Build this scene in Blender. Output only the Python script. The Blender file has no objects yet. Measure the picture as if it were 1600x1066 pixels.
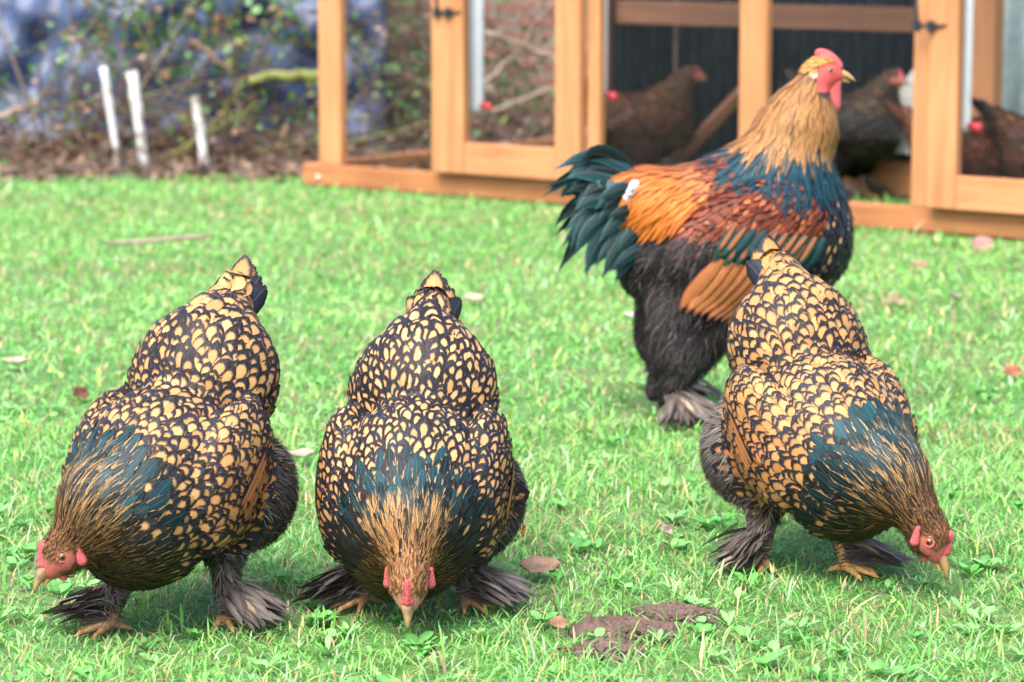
import bpy, bmesh, math, random
import numpy as np
from mathutils import Vector, Matrix
random.seed(7)
RNG = np.random.default_rng(7)
SC = bpy.context.scene
COL = SC.collection
R = math.radians

# ------------------------------------------------------------------ camera
CAM_H, PITCH, LENS = 1.04, 8.6, 100.0
FPX = 1600 * LENS / 36.0
cam = bpy.data.cameras.new('camera'); cam.lens = LENS; cam.sensor_width = 36; cam.clip_end = 300; cam.clip_start = 0.05
co = bpy.data.objects.new('camera', cam); COL.objects.link(co)
co.location = (0, 0, CAM_H); co.rotation_euler = (R(90 - PITCH), 0, 0)
cam.dof.use_dof = True; cam.dof.focus_distance = 4.22; cam.dof.aperture_fstop = 5.8
SC.camera = co

# ------------------------------------------------------------------ world, sun, exposure
SUN_EL, SUN_AZ = 58, 205           # azimuth, degrees clockwise from +Y (behind the camera)
w = bpy.data.worlds.new('World'); SC.world = w; w.use_nodes = True
nt = w.node_tree; bg = nt.nodes['Background']
sky = nt.nodes.new('ShaderNodeTexSky'); sky.sky_type = 'NISHITA'; sky.sun_disc = False
sky.sun_elevation = R(SUN_EL); sky.sun_rotation = R(SUN_AZ); sky.dust_density = 4.0; sky.air_density = 1.0; sky.ozone_density = 1.0
nt.links.new(sky.outputs[0], bg.inputs[0]); bg.inputs[1].default_value = 0.12
sun = bpy.data.lights.new('sun', 'SUN'); sun.energy = 1.3; sun.angle = R(38); sun.color = (1, .975, .94)
so = bpy.data.objects.new('sun', sun); COL.objects.link(so)
sd = Vector((math.sin(R(SUN_AZ)) * math.cos(R(SUN_EL)), math.cos(R(SUN_AZ)) * math.cos(R(SUN_EL)), math.sin(R(SUN_EL))))
so.rotation_euler = sd.to_track_quat('Z', 'Y').to_euler()
SC.view_settings.view_transform = 'Standard'; SC.view_settings.look = 'None'
SC.view_settings.exposure = 2.25; SC.view_settings.gamma = 1.0
SC.cycles.use_denoising = True; SC.cycles.max_bounces = 6; SC.cycles.transparent_max_bounces = 8

# ------------------------------------------------------------------ pixel helpers
def ray(px, py):
    cx, cy = (px - 800) / FPX, -(py - 533) / FPX
    t = R(PITCH); f = np.array([0, math.cos(t), -math.sin(t)]); u = np.array([0, math.sin(t), math.cos(t)])
    return f + cx * np.array([1., 0, 0]) + cy * u
def G(px, py, z=0.0):
    d = ray(px, py); k = (z - CAM_H) / d[2]; return np.array([0, 0, CAM_H]) + k * d
def AT(px, py, Y):
    d = ray(px, py); return np.array([0, 0, CAM_H]) + d * (Y / d[1])

# ------------------------------------------------------------------ object helpers
def link(o, parent=None):
    COL.objects.link(o)
    if parent is not None: o.parent = parent
    return o
def tag(o, label=None, cat=None, group=None, kind=None):
    if label: o['label'] = label
    if cat: o['category'] = cat
    if group: o['group'] = group
    if kind: o['kind'] = kind
    return o
def empty(name, loc=(0, 0, 0), rz=0.0, parent=None):
    o = bpy.data.objects.new(name, None); o.location = loc; o.rotation_euler = (0, 0, rz); o.empty_display_size = .05
    return link(o, parent)
def mesh_obj(name, V, F, mat, parent=None, smooth=True, attrs=None, uv=None):
    """V (n,3); F list/array of faces (tris or quads, equal size) ; attrs name->(n,4) point colours; uv (n,2) per vertex"""
    me = bpy.data.meshes.new(name)
    V = np.asarray(V, dtype=np.float32)
    if isinstance(F, np.ndarray):
        n, k = F.shape
        me.vertices.add(len(V)); me.vertices.foreach_set('co', V.ravel())
        me.loops.add(n * k); me.loops.foreach_set('vertex_index', F.astype(np.int32).ravel())
        me.polygons.add(n); me.polygons.foreach_set('loop_start', np.arange(0, n * k, k, dtype=np.int32))
        me.polygons.foreach_set('loop_total', np.full(n, k, dtype=np.int32))
        me.update(calc_edges=True)
    else:
        me.from_pydata(V.tolist(), [], F)
    if attrs:
        for a, d in attrs.items():
            at = me.attributes.new(a, 'FLOAT_COLOR', 'POINT'); at.data.foreach_set('color', np.asarray(d, dtype=np.float32).ravel())
    if uv is not None:
        ul = me.uv_layers.new(name='UVMap'); li = np.empty(len(me.loops), dtype=np.int32); me.loops.foreach_get('vertex_index', li)
        ul.data.foreach_set('uv', np.asarray(uv, dtype=np.float32)[li].ravel())
    if smooth: me.polygons.foreach_set('use_smooth', np.ones(len(me.polygons), dtype=bool))
    me.validate(); me.materials.append(mat)
    o = bpy.data.objects.new(name, me)
    return link(o, parent)
def box_mesh(dx, dy, dz, bev=.004):
    bm = bmesh.new(); bmesh.ops.create_cube(bm, size=1); bmesh.ops.scale(bm, vec=(dx, dy, dz), verts=bm.verts)
    if bev: bmesh.ops.bevel(bm, geom=bm.edges[:], offset=min(bev, .3 * min(dx, dy, dz)), segments=1, affect='EDGES')
    me = bpy.data.meshes.new('box'); bm.to_mesh(me); bm.free(); return me
def box(name, lo, hi, mat, parent=None, bev=.004):
    lo, hi = np.array(lo, float), np.array(hi, float)
    me = box_mesh(*(hi - lo), bev); me.name = name; me.materials.append(mat)
    o = bpy.data.objects.new(name, me); o.location = (lo + hi) / 2
    return link(o, parent)
def tube(pts, rad, sides=6, cap=True):
    """lofted tube -> V, F(quads/tris lists)"""
    P = np.asarray(pts, float); n = len(P); rad = np.broadcast_to(np.asarray(rad, float), (n,))
    T = np.gradient(P, axis=0); T /= np.linalg.norm(T, axis=1)[:, None] + 1e-9
    ref = np.array([0, 0, 1.]) if abs(T[0][2]) < .8 else np.array([1., 0, 0])
    V, F = [], []
    for i in range(n):
        a = np.cross(T[i], ref); a /= np.linalg.norm(a) + 1e-9; b = np.cross(T[i], a)
        for j in range(sides):
            th = 2 * math.pi * j / sides; V.append(P[i] + rad[i] * (math.cos(th) * a + math.sin(th) * b))
    for i in range(n - 1):
        for j in range(sides):
            k = (j + 1) % sides; F.append((i * sides + j, i * sides + k, (i + 1) * sides + k, (i + 1) * sides + j))
    if cap: F.append(tuple(range(sides))[::-1]); F.append(tuple((n - 1) * sides + j for j in range(sides)))
    return V, F
class Acc:
    def __init__(s): s.V, s.F = [], []
    def add(s, V, F):
        o = len(s.V); s.V += [tuple(v) for v in V]; s.F += [tuple(i + o for i in f) for f in F]
    def build(s, name, mat, parent=None, smooth=True): return mesh_obj(name, np.array(s.V), s.F, mat, parent, smooth)

# ------------------------------------------------------------------ materials
def newmat(name):
    m = bpy.data.materials.new(name); m.use_nodes = True; t = m.node_tree
    return m, t, t.nodes['Principled BSDF'], t.nodes.new, t.links.new
def ramp(t, fac, stops):
    r = t.nodes.new('ShaderNodeValToRGB'); e = r.color_ramp.elements
    while len(e) < len(stops): e.new(.5)
    for x, (p, c) in zip(e, stops): x.position = p; x.color = (*c, 1)
    t.links.new(fac, r.inputs[0]); return r.outputs[0]
def mathn(t, op, a, b=None, clamp=False):
    n = t.nodes.new('ShaderNodeMath'); n.operation = op; n.use_clamp = clamp
    for i, x in enumerate((a, b)):
        if x is None: continue
        if isinstance(x, (int, float)): n.inputs[i].default_value = x
        else: t.links.new(x, n.inputs[i])
    return n.outputs[0]
def noise(t, vec, scale, detail=3, rough=.5):
    n = t.nodes.new('ShaderNodeTexNoise'); n.inputs['Scale'].default_value = scale; n.inputs['Detail'].default_value = detail
    n.inputs['Roughness'].default_value = rough
    if vec is not None: t.links.new(vec, n.inputs['Vector'])
    return n.outputs[0]
def mapping(t, src, scale):
    m = t.nodes.new('ShaderNodeMapping'); m.inputs['Scale'].default_value = scale; t.links.new(src, m.inputs['Vector']); return m.outputs[0]
def bump(t, b, h, strength=.3, dist=.01):
    n = t.nodes.new('ShaderNodeBump'); n.inputs['Strength'].default_value = strength; n.inputs['Distance'].default_value = dist
    t.links.new(h, n.inputs['Height']); t.links.new(n.outputs[0], b.inputs['Normal'])
def mixc(t, fac, a, b, mode='MIX'):
    m = t.nodes.new('ShaderNodeMix'); m.data_type = 'RGBA'; m.blend_type = mode
    for k, x in ((0, fac), (6, a), (7, b)):
        if isinstance(x, (int, float)): m.inputs[k].default_value = x
        elif isinstance(x, tuple): m.inputs[k].default_value = (*x, 1)
        else: t.links.new(x, m.inputs[k])
    return m.outputs[2]
def objco(t): return t.nodes.new('ShaderNodeTexCoord').outputs['Object']
def mat_plain(name, stops, scale=20, rough=.7, spec=.3, bstr=.2, stretch=(1, 1, 1), metallic=0.0):
    m, t, b, N, K = newmat(name); v = mapping(t, objco(t), stretch); n = noise(t, v, scale, 5, .6)
    K(ramp(t, n, stops), b.inputs['Base Color']); b.inputs['Roughness'].default_value = rough
    b.inputs['Specular IOR Level'].default_value = spec; b.inputs['Metallic'].default_value = metallic
    if bstr: bump(t, b, n, bstr, .004)
    return m
def mat_attr(name, rough=.55, spec=.3, trans=0.0, nz=0.0):
    m, t, b, N, K = newmat(name); a = N('ShaderNodeAttribute'); a.attribute_name = 'ca'; c = a.outputs['Color']
    if nz:
        n = noise(t, objco(t), nz, 4, .6); c = mixc(t, 1.0, c, ramp(t, n, [(.25, (.72, .72, .72)), (.75, (1.2, 1.2, 1.2))]), 'MULTIPLY')
        bump(t, b, n, .35, .002)
    K(c, b.inputs['Base Color']); b.inputs['Roughness'].default_value = rough; b.inputs['Specular IOR Level'].default_value = spec
    if trans:
        tr = N('ShaderNodeBsdfTranslucent'); K(c, tr.inputs[0]); mx = N('ShaderNodeMixShader'); mx.inputs[0].default_value = trans
        K(b.outputs[0], mx.inputs[1]); K(tr.outputs[0], mx.inputs[2]); K(mx.outputs[0], t.nodes['Material Output'].inputs[0])
    return m
def mat_feather():
    m, t, b, N, K = newmat('feather')
    uvn = N('ShaderNodeUVMap'); uvn.uv_map = 'UVMap'; sp = N('ShaderNodeSeparateXYZ'); K(uvn.outputs[0], sp.inputs[0])
    A = N('ShaderNodeAttribute'); A.attribute_name = 'ca'; B = N('ShaderNodeAttribute'); B.attribute_name = 'cb'
    u, v = sp.outputs[0], sp.outputs[1]
    U = mathn(t, 'SUBTRACT', mathn(t, 'MULTIPLY', u, 2.0), 1.0); aU = mathn(t, 'ABSOLUTE', U)
    V = mathn(t, 'MAXIMUM', mathn(t, 'DIVIDE', mathn(t, 'SUBTRACT', v, .5), .5), 0.0)
    r = mathn(t, 'SQRT', mathn(t, 'ADD', mathn(t, 'POWER', aU, 2.0), mathn(t, 'POWER', V, 2.4)))
    rnd = B.outputs['Alpha']; uw = mathn(t, 'SUBTRACT', 1.0, mathn(t, 'MULTIPLY', mathn(t, 'COMPARE', mathn(t, 'FLOOR', rnd), 1.0), .42)); vw = mathn(t, 'SUBTRACT', 1.0, mathn(t, 'MULTIPLY', mathn(t, 'GREATER_THAN', rnd, 2.0), .45))
    rp = mathn(t, 'SQRT', mathn(t, 'ADD', mathn(t, 'POWER', mathn(t, 'MULTIPLY', aU, uw), 2.0), mathn(t, 'POWER', mathn(t, 'MULTIPLY', V, vw), 2.4)))
    # barbs: fine streaks slanting from the shaft to the edge
    cb = N('ShaderNodeCombineXYZ'); off = mathn(t, 'MULTIPLY', rnd, 91.0)
    K(mathn(t, 'ADD', mathn(t, 'SUBTRACT', mathn(t, 'MULTIPLY', v, 16.0), mathn(t, 'MULTIPLY', aU, 5.0)), off), cb.inputs[0])
    K(mathn(t, 'MULTIPLY', U, 1.3), cb.inputs[1]); K(off, cb.inputs[2])
    n1 = noise(t, cb.outputs[0], 1.6, 3, .6)
    rr = mathn(t, 'ADD', rp, mathn(t, 'MULTIPLY', mathn(t, 'SUBTRACT', n1, .5), .5))
    e0 = mathn(t, 'SUBTRACT', 1.0, A.outputs['Alpha'])
    msk = mathn(t, 'MULTIPLY', mathn(t, 'SUBTRACT', rr, mathn(t, 'SUBTRACT', e0, .09)), 5.5, True)
    c = mixc(t, msk, A.outputs['Color'], B.outputs['Color'])
    c = mixc(t, 1.0, c, ramp(t, n1, [(.2, (.7, .7, .7)), (.8, (1.22, 1.22, 1.22))]), 'MULTIPLY')
    shaft = mathn(t, 'LESS_THAN', aU, .045)
    c = mixc(t, mathn(t, 'MULTIPLY', shaft, .12), c, (.34, .24, .15))
    K(c, b.inputs['Base Color']); b.inputs['Roughness'].default_value = .5; b.inputs['Specular IOR Level'].default_value = .16
    fr = mathn(t, 'ADD', .74, mathn(t, 'MULTIPLY', n1, .55)); K(mathn(t, 'LESS_THAN', mathn(t, 'MAXIMUM', r, 0.0), fr), b.inputs['Alpha'])
    bump(t, b, n1, .25, .0015)
    return m
M = {}
M['feather'] = mat_feather()
M['fluff'] = mat_attr('fluff', .8, .1)
M['skin'] = mat_attr('skin', .65, .2, 0, 420)
M['grass'] = mat_attr('grass', .5, .35, .35)
M['weed'] = mat_attr('weed', .42, .45, .25, 60)
M['deadleaf'] = mat_attr('deadleaf', .7, .25, .15, 90)
M['horn'] = mat_plain('horn', [(.3, (.26, .15, .06)), (.7, (.42, .27, .11))], 90, .35, .5, .05)
M['beakdark'] = mat_plain('beakdark', [(.35, (.10, .065, .045)), (.65, (.30, .18, .075))], 60, .35, .5, .05)
M['comb'] = mat_plain('comb', [(.3, (.36, .04, .045)), (.7, (.56, .13, .13))], 420, .6, .25, .9)
M['face'] = mat_plain('face', [(.3, (.34, .07, .06)), (.7, (.5, .17, .14))], 420, .65, .2, 1.0)
M['lobe'] = mat_plain('lobe', [(.3, (.5, .38, .26)), (.7, (.62, .52, .4))], 200, .5, .3, .3)
M['iris'] = mat_plain('iris', [(.4, (.12, .045, .01)), (.6, (.22, .09, .02))], 300, .08, .6, 0)
M['pupil'] = mat_plain('pupil', [(.4, (.003, .003, .003)), (.6, (.006, .006, .006))], 30, .06, .7, 0)
M['shank_dirty'] = mat_plain('shank_dirty', [(.3, (.12, .07, .035)), (.7, (.36, .2, .075))], 60, .6, .3, .6)
M['shank'] = mat_plain('shank', [(.3, (.46, .22, .06)), (.7, (.64, .36, .1))], 160, .5, .35, .5)
def mat_wood(name, dark, light, rough=.62):
    m, t, b, N, K = newmat(name); oi = N('ShaderNodeObjectInfo'); c0 = objco(t)
    ad = N('ShaderNodeVectorMath'); ad.operation = 'ADD'; K(c0, ad.inputs[0])
    sc = N('ShaderNodeVectorMath'); sc.operation = 'SCALE'; K(oi.outputs['Location'], sc.inputs[0]); sc.inputs['Scale'].default_value = 7.3; K(sc.outputs[0], ad.inputs[1])
    at = N('ShaderNodeAttribute'); at.attribute_type = 'OBJECT'; at.attribute_name = 'grain'   # 1 = upright member
    va = mapping(t, ad.outputs[0], (2, 26, 26)); vb = mapping(t, ad.outputs[0], (26, 26, 2))
    mv = N('ShaderNodeMix'); mv.data_type = 'VECTOR'; K(at.outputs['Fac'], mv.inputs[0]); K(va, mv.inputs[4]); K(vb, mv.inputs[5])
    n = noise(t, mv.outputs[1], 1.2, 6, .65); n2 = noise(t, ad.outputs[0], 3.0, 2)
    f = mathn(t, 'ADD', mathn(t, 'MULTIPLY', n, .7), mathn(t, 'MULTIPLY', n2, .3))
    K(ramp(t, f, [(.3, dark), (.62, light)]), b.inputs['Base Color']); b.inputs['Roughness'].default_value = rough
    b.inputs['Specular IOR Level'].default_value = .3; bump(t, b, n, .3, .002); return m
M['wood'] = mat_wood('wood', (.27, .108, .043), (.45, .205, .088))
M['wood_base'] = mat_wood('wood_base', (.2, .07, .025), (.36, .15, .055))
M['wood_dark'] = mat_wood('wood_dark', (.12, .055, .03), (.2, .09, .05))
M['metal'] = mat_plain('galvanised', [(.35, (.42, .5, .56)), (.65, (.6, .68, .73))], 14, .45, .5, .05, metallic=.25)
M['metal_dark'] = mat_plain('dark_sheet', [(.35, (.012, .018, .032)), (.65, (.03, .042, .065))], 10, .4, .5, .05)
M['wire'] = mat_plain('wire', [(.4, (.05, .055, .06)), (.6, (.09, .095, .10))], 40, .5, .4, 0, metallic=.3)
M['black'] = mat_plain('black_iron', [(.4, (.008, .008, .01)), (.6, (.02, .02, .022))], 60, .45, .5, .2)
M['steel'] = mat_plain('bolt_steel', [(.4, (.5, .5, .5)), (.6, (.7, .7, .7))], 60, .3, .5, 0, metallic=.8)
M['brick'] = mat_plain('brick', [(.25, (.14, .06, .045)), (.55, (.22, .095, .07)), (.8, (.28, .17, .13))], 26, .85, .2, .5)
M['mortar'] = mat_plain('mortar', [(.3, (.14, .13, .11)), (.7, (.2, .19, .17))], 50, .9, .1, .6)
M['bark'] = mat_plain('bark', [(.3, (.05, .034, .024)), (.7, (.14, .095, .065))], 40, .85, .15, .6)
M['bark_pale'] = mat_plain('bark_pale', [(.3, (.15, .12, .09)), (.7, (.28, .22, .165))], 40, .8, .2, .5)
M['bark_green'] = mat_plain('bark_green', [(.3, (.09, .10, .03)), (.7, (.19, .2, .06))], 30, .8, .2, .4)
M['whitewash'] = mat_plain('whitewash', [(.36, (.12, .09, .07)), (.47, (.42, .41, .40)), (.8, (.62, .62, .62))], 9, .7, .3, .3)
M['box_white'] = mat_plain('box_white', [(.3, (.5, .5, .45)), (.7, (.62, .62, .57))], 12, .6, .3, .1)
M['pvc'] = mat_plain('pvc', [(.3, (.55, .6, .66)), (.7, (.7, .74, .78))], 6, .4, .5, 0)
M['red'] = mat_plain('red_plastic', [(.3, (.4, .02, .03)), (.7, (.5, .035, .05))], 12, .35, .5, 0)
def mat_soil():
    m, t, b, N, K = newmat('soil'); v = objco(t); n = noise(t, v, 90, 6, .7); n2 = noise(t, v, 9, 3)
    K(ramp(t, mathn(t, 'ADD', mathn(t, 'MULTIPLY', n, .6), mathn(t, 'MULTIPLY', n2, .4)), [(.32, (.045, .026, .019)), (.5, (.10, .062, .045)), (.72, (.19, .125, .095))]), b.inputs['Base Color'])
    b.inputs['Roughness'].default_value = .9; bump(t, b, n, .9, .008); return m
M['soil'] = mat_soil()
def mat_lawn():
    m, t, b, N, K = newmat('lawn'); v = objco(t); n = noise(t, v, 45, 6, .7); n2 = noise(t, v, 2.2, 4, .6)
    g = ramp(t, n, [(.3, (.035, .10, .018)), (.55, (.07, .20, .035)), (.75, (.16, .25, .08))])
    K(mixc(t, ramp(t, n2, [(.5, (0, 0, 0)), (.72, (.7, .7, .7))]), g, (.17, .13, .07)), b.inputs['Base Color'])
    b.inputs['Roughness'].default_value = .9; bump(t, b, n, .8, .02); return m
M['lawn'] = mat_lawn()
def mat_tarp():
    m, t, b, N, K = newmat('tarp'); v = objco(t); n = noise(t, v, 6, 5, .6)
    K(ramp(t, n, [(.32, (.005, .010, .028)), (.5, (.018, .034, .085)), (.75, (.05, .08, .18))]), b.inputs['Base Color'])
    b.inputs['Roughness'].default_value = .5; b.inputs['Specular IOR Level'].default_value = .5; bump(t, b, noise(t, v, 14, 4), .5, .03); return m
M['tarp'] = mat_tarp()


# ================================================================== birds
def nrm(a): a = np.asarray(a, float); return a / (np.linalg.norm(a, axis=-1, keepdims=True) + 1e-12)
def rotY(deg):   # positive pitches the +x axis DOWN
    c, s = math.cos(R(deg)), math.sin(R(deg)); return np.array([[c, 0, s], [0, 1, 0], [-s, 0, c]])
def rotZ(deg):
    c, s = math.cos(R(deg)), math.sin(R(deg)); return np.array([[c, -s, 0], [s, c, 0], [0, 0, 1]])
def rotX(deg):
    c, s = math.cos(R(deg)), math.sin(R(deg)); return np.array([[1, 0, 0], [0, c, -s], [0, s, c]])

def lay_on(sdf, pts, need):
    """shift a feather's path so that it lies just outside the body"""
    q = np.array(pts, float)
    for _ in range(3): q = q + sdf.grad(q) * np.array([.3, 1, .3]) * (need - sdf.d(q))[:, None]
    return q
class SDF:
    """smooth union of ellipsoids and round cones"""
    def __init__(s): s.p = []; s.tags = []
    def ell(s, tag, c, r, rot=None, k=.03):
        s.p.append(('e', np.array(c, float), np.array(r, float), np.eye(3) if rot is None else rot, k)); s.tags.append(tag); return s
    def cone(s, tag, a, b, ra, rb, k=.03, sy=1.0):
        s.p.append(('c', np.array(a, float), np.array(b, float), ra, rb, k, sy)); s.tags.append(tag); return s
    def raw(s, q, P):
        if q[0] == 'e':
            L = (P - q[1]) @ q[3]; k0 = np.linalg.norm(L / q[2], axis=1); k1 = np.linalg.norm(L / (q[2] ** 2), axis=1)
            return k0 * (k0 - 1) / (k1 + 1e-9)
        _, a, b, ra, rb, k, sy = q; S = np.array([1, sy, 1]); A, Bb, Q = a * S, b * S, P * S
        d = Bb - A; t = np.clip(((Q - A) @ d) / (d @ d), 0, 1)
        return np.linalg.norm(Q - A - t[:, None] * d, axis=1) - (ra + (rb - ra) * t)
    def d(s, P, tags=False):
        P = np.asarray(P, float); out = None; best = None; bi = None
        for i, q in enumerate(s.p):
            v = s.raw(q, P); k = q[4] if q[0] == 'e' else q[5]
            if out is None: out = v.copy(); best = v.copy(); bi = np.zeros(len(P), int)
            else:
                h = np.clip(.5 + .5 * (out - v) / k, 0, 1); out = out * (1 - h) + v * h - k * h * (1 - h)
                if tags: m = v < best; best = np.where(m, v, best); bi = np.where(m, i, bi)
        return (out, bi) if tags else out
    def grad(s, P, e=.002):
        g = np.empty((len(P), 3))
        for i in range(3):
            o = np.zeros(3); o[i] = e; g[:, i] = s.d(P + o) - s.d(P - o)
        return nrm(g)
    def bounds(s):
        lo, hi = np.full(3, 9.), np.full(3, -9.)
        for q in s.p:
            if q[0] == 'e':
                m = np.max(q[2]); lo = np.minimum(lo, q[1] - m); hi = np.maximum(hi, q[1] + m)
            else:
                for c, r in ((q[1], q[3]), (q[2], q[4])): m = r / min(q[6], 1); lo = np.minimum(lo, c - m); hi = np.maximum(hi, c + m)
        return lo - .02, hi + .02
    def mesh(s, h):
        lo, hi = s.bounds(); n = np.ceil((hi - lo) / h).astype(int) + 1
        ax = [lo[i] + h * np.arange(n[i]) for i in range(3)]
        Pg = np.stack(np.meshgrid(*ax, indexing='ij'), -1).reshape(-1, 3)
        V = np.concatenate([s.d(Pg[i:i + 200000]) for i in range(0, len(Pg), 200000)]).reshape(n)
        S = V < 0
        C = [(a, b, c) for a in (0, 1) for b in (0, 1) for c in (0, 1)]
        sl = lambda A, o: A[o[0]:n[0] - 1 + o[0], o[1]:n[1] - 1 + o[1], o[2]:n[2] - 1 + o[2]]
        cnt = sum(sl(S, o).astype(int) for o in C); act = (cnt > 0) & (cnt < 8); ids = np.full(act.shape, -1); ids[act] = np.arange(act.sum())
        cells = np.argwhere(act); vals = np.stack([sl(V, o)[act] for o in C], 1)
        pos = np.zeros((len(cells), 3)); num = np.zeros(len(cells))
        for i in range(8):
            for j in range(i + 1, 8):
                a, b = np.array(C[i]), np.array(C[j])
                if abs(a - b).sum() != 1: continue
                m = (vals[:, i] < 0) != (vals[:, j] < 0); t = vals[:, i] / (vals[:, i] - vals[:, j] + 1e-12)
                pos += np.where(m[:, None], a + t[:, None] * (b - a), 0); num += m
        P = lo + h * (cells + pos / num[:, None])
        Q = []
        for axn in range(3):
            o = [0, 0, 0]; o[axn] = 1
            A = S[:n[0] - o[0], :n[1] - o[1], :n[2] - o[2]]; Bv = S[o[0]:, o[1]:, o[2]:]
            e = np.argwhere(A != Bv); b_, c_ = (axn + 1) % 3, (axn + 2) % 3
            e = e[(e[:, b_] > 0) & (e[:, c_] > 0) & (e[:, b_] < n[b_] - 1) & (e[:, c_] < n[c_] - 1)]
            ub, uc = np.eye(3, dtype=int)[b_], np.eye(3, dtype=int)[c_]
            q = np.stack([ids[tuple((e - x).T)] for x in (ub + uc, uc, 0 * ub, ub)], 1)
            fl = ~A[tuple(e.T)]; q[fl] = q[fl][:, ::-1]; Q.append(q)
        Q = np.concatenate(Q)
        for _ in range(2):
            g = s.grad(P); P = P - g * s.d(P)[:, None] * .8
        return P, Q

def poisson(P, rad, n_max=99999):
    """greedy thinning of candidate points P with radius rad (n,)"""
    cell = float(np.max(rad)); grid = {}; keep = []
    I = np.floor(P / cell).astype(int)
    for i in range(len(P)):
        a, b, c = I[i]; ok = True; r2 = rad[i] ** 2
        for x in (a - 1, a, a + 1):
            for y in (b - 1, b, b + 1):
                for z in (c - 1, c, c + 1):
                    for j in grid.get((x, y, z), ()):
                        d = P[i] - P[j]
                        if d[0] * d[0] + d[1] * d[1] + d[2] * d[2] < r2: ok = False; break
                    if not ok: break
                if not ok: break
            if not ok: break
        if ok: grid.setdefault((a, b, c), []).append(i); keep.append(i)
    return np.array(keep, int)

VR = np.array([0, .3, .55, .75, .88, .96, 1.0])
ROUND = np.array([.45, .8, 1.0, .97, .78, .45, .08])
LANCE = np.array([.5, .85, 1.0, .85, .55, .28, .03])
def grow(sdf, p0, n0, fl, L, W, lift, prof, stick=.9, camber=.25, gravity=0.0, base=-.002):
    """feathers that follow the body: returns V (N,rows,3cols,3)"""
    N = len(p0); p = p0 + n0 * base; d = nrm(fl - n0 * np.sum(fl * n0, 1)[:, None]); g = n0
    V = np.empty((N, len(VR), 3, 3)); prof = np.broadcast_to(prof, (N, len(VR)))
    for i, v in enumerate(VR):
        if i:
            d = d + np.array([0, 0, -gravity]) * (VR[i] - VR[i - 1])
            d = nrm(d); p = p + d * (L * (VR[i] - VR[i - 1]))[:, None]
            dist = sdf.d(p); g2 = sdf.grad(p); hgt = .0015 + lift * L * v ** 1.2
            st = np.where(dist < hgt, 1.0, stick)
            mv = np.clip(dist - hgt, -.03, .012)
            p = p - g2 * (mv * st)[:, None]
            g = nrm(g * .3 + g2 * .7); d = nrm(d - g * np.sum(d * g, 1)[:, None] * .7)
        b = nrm(np.cross(g, d)); wv = W * prof[:, i]
        for j, s in enumerate((-1, 0, 1)):
            V[:, i, j] = p + b * (s * wv)[:, None] - g * (abs(s) * camber * wv)[:, None]
    return V
def feather_faces(N):
    r = len(VR); f = []
    for i in range(r - 1):
        for j in range(2): f.append((i * 3 + j, i * 3 + j + 1, i * 3 + j + 4, i * 3 + j + 3))
    f = np.array(f); return (f[None] + (np.arange(N) * r * 3)[:, None, None]).reshape(-1, 4)
FUV = np.array([[(j / 2, v) for j in range(3)] for v in VR]).reshape(-1, 2)
def feather_obj(name, V, ca, cb, parent, mat=None, kind='stuff'):
    N = len(V); m = len(VR) * 3
    o = mesh_obj(name, V.reshape(-1, 3), feather_faces(N), mat or M['feather'], parent, True,
                 {'ca': np.repeat(ca, m, 0), 'cb': np.repeat(cb, m, 0)}, np.tile(FUV, (N, 1)))
    if kind: o['kind'] = kind
    return o
def strands(sdf, p0, n0, fl, L, W, lift, stick=.6, gravity=.2, steps=4):
    N = len(p0); p = p0 + n0 * -.002; d = nrm(fl - n0 * np.sum(fl * n0, 1)[:, None]); g = n0
    V = np.empty((N, steps, 2, 3)); vs = np.linspace(0, 1, steps)
    tw = nrm(RNG.normal(size=(N, 3)))
    for i, v in enumerate(vs):
        if i:
            d = nrm(d + np.array([0, 0, -gravity]) / steps + RNG.normal(size=(N, 3)) * .07); p = p + d * (L / (steps - 1))[:, None]
            dist = sdf.d(p); g = sdf.grad(p); hgt = .001 + lift * L * v
            p = p - g * (np.clip(dist - hgt, -.03, .012) * np.where(dist < hgt, 1, stick))[:, None]
            d = nrm(d - g * np.sum(d * g, 1)[:, None] * .6)
        b = nrm(np.cross(nrm(g + .5 * tw), d)); wv = W * (1 - .92 * v ** 1.5)
        V[:, i, 0] = p - b * wv[:, None]; V[:, i, 1] = p + b * wv[:, None]
    return V
def strand_obj(name, V, ca, parent):
    N, S = V.shape[:2]; f = np.array([(2 * i, 2 * i + 1, 2 * i + 3, 2 * i + 2) for i in range(S - 1)])
    F = (f[None] + (np.arange(N) * S * 2)[:, None, None]).reshape(-1, 4)
    o = mesh_obj(name, V.reshape(-1, 3), F, M['fluff'], parent, True, {'ca': np.repeat(ca, S * 2, 0)}); o['kind'] = 'stuff'; return o
def blade(name, pts, nh, W, prof, ca, cb, parent, camber=.2, cols=5, mat=None):
    """one long quill feather along a path; nh = normal hint"""
    P = np.array(pts, float); n = len(P); tt = np.linspace(0, 1, n)
    T = nrm(np.gradient(P, axis=0)); wv = W * np.interp(tt, np.linspace(0, 1, len(prof)), prof)
    V, uv = [], []
    for i in range(n):
        b = nrm(np.cross(np.asarray(nh, float), T[i])); g = np.cross(T[i], b)
        for j in range(cols):
            s = 2 * j / (cols - 1) - 1; V.append(P[i] + b * s * wv[i] - g * camber * wv[i] * s * s); uv.append((j / (cols - 1), tt[i]))
    F = np.array([(i * cols + j, i * cols + j + 1, (i + 1) * cols + j + 1, (i + 1) * cols + j) for i in range(n - 1) for j in range(cols - 1)])
    m = len(V); return mesh_obj(name, np.array(V), F, mat or M['feather'], parent, True, {'ca': np.tile(ca, (m, 1)), 'cb': np.tile(cb, (m, 1))}, np.array(uv))
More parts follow.
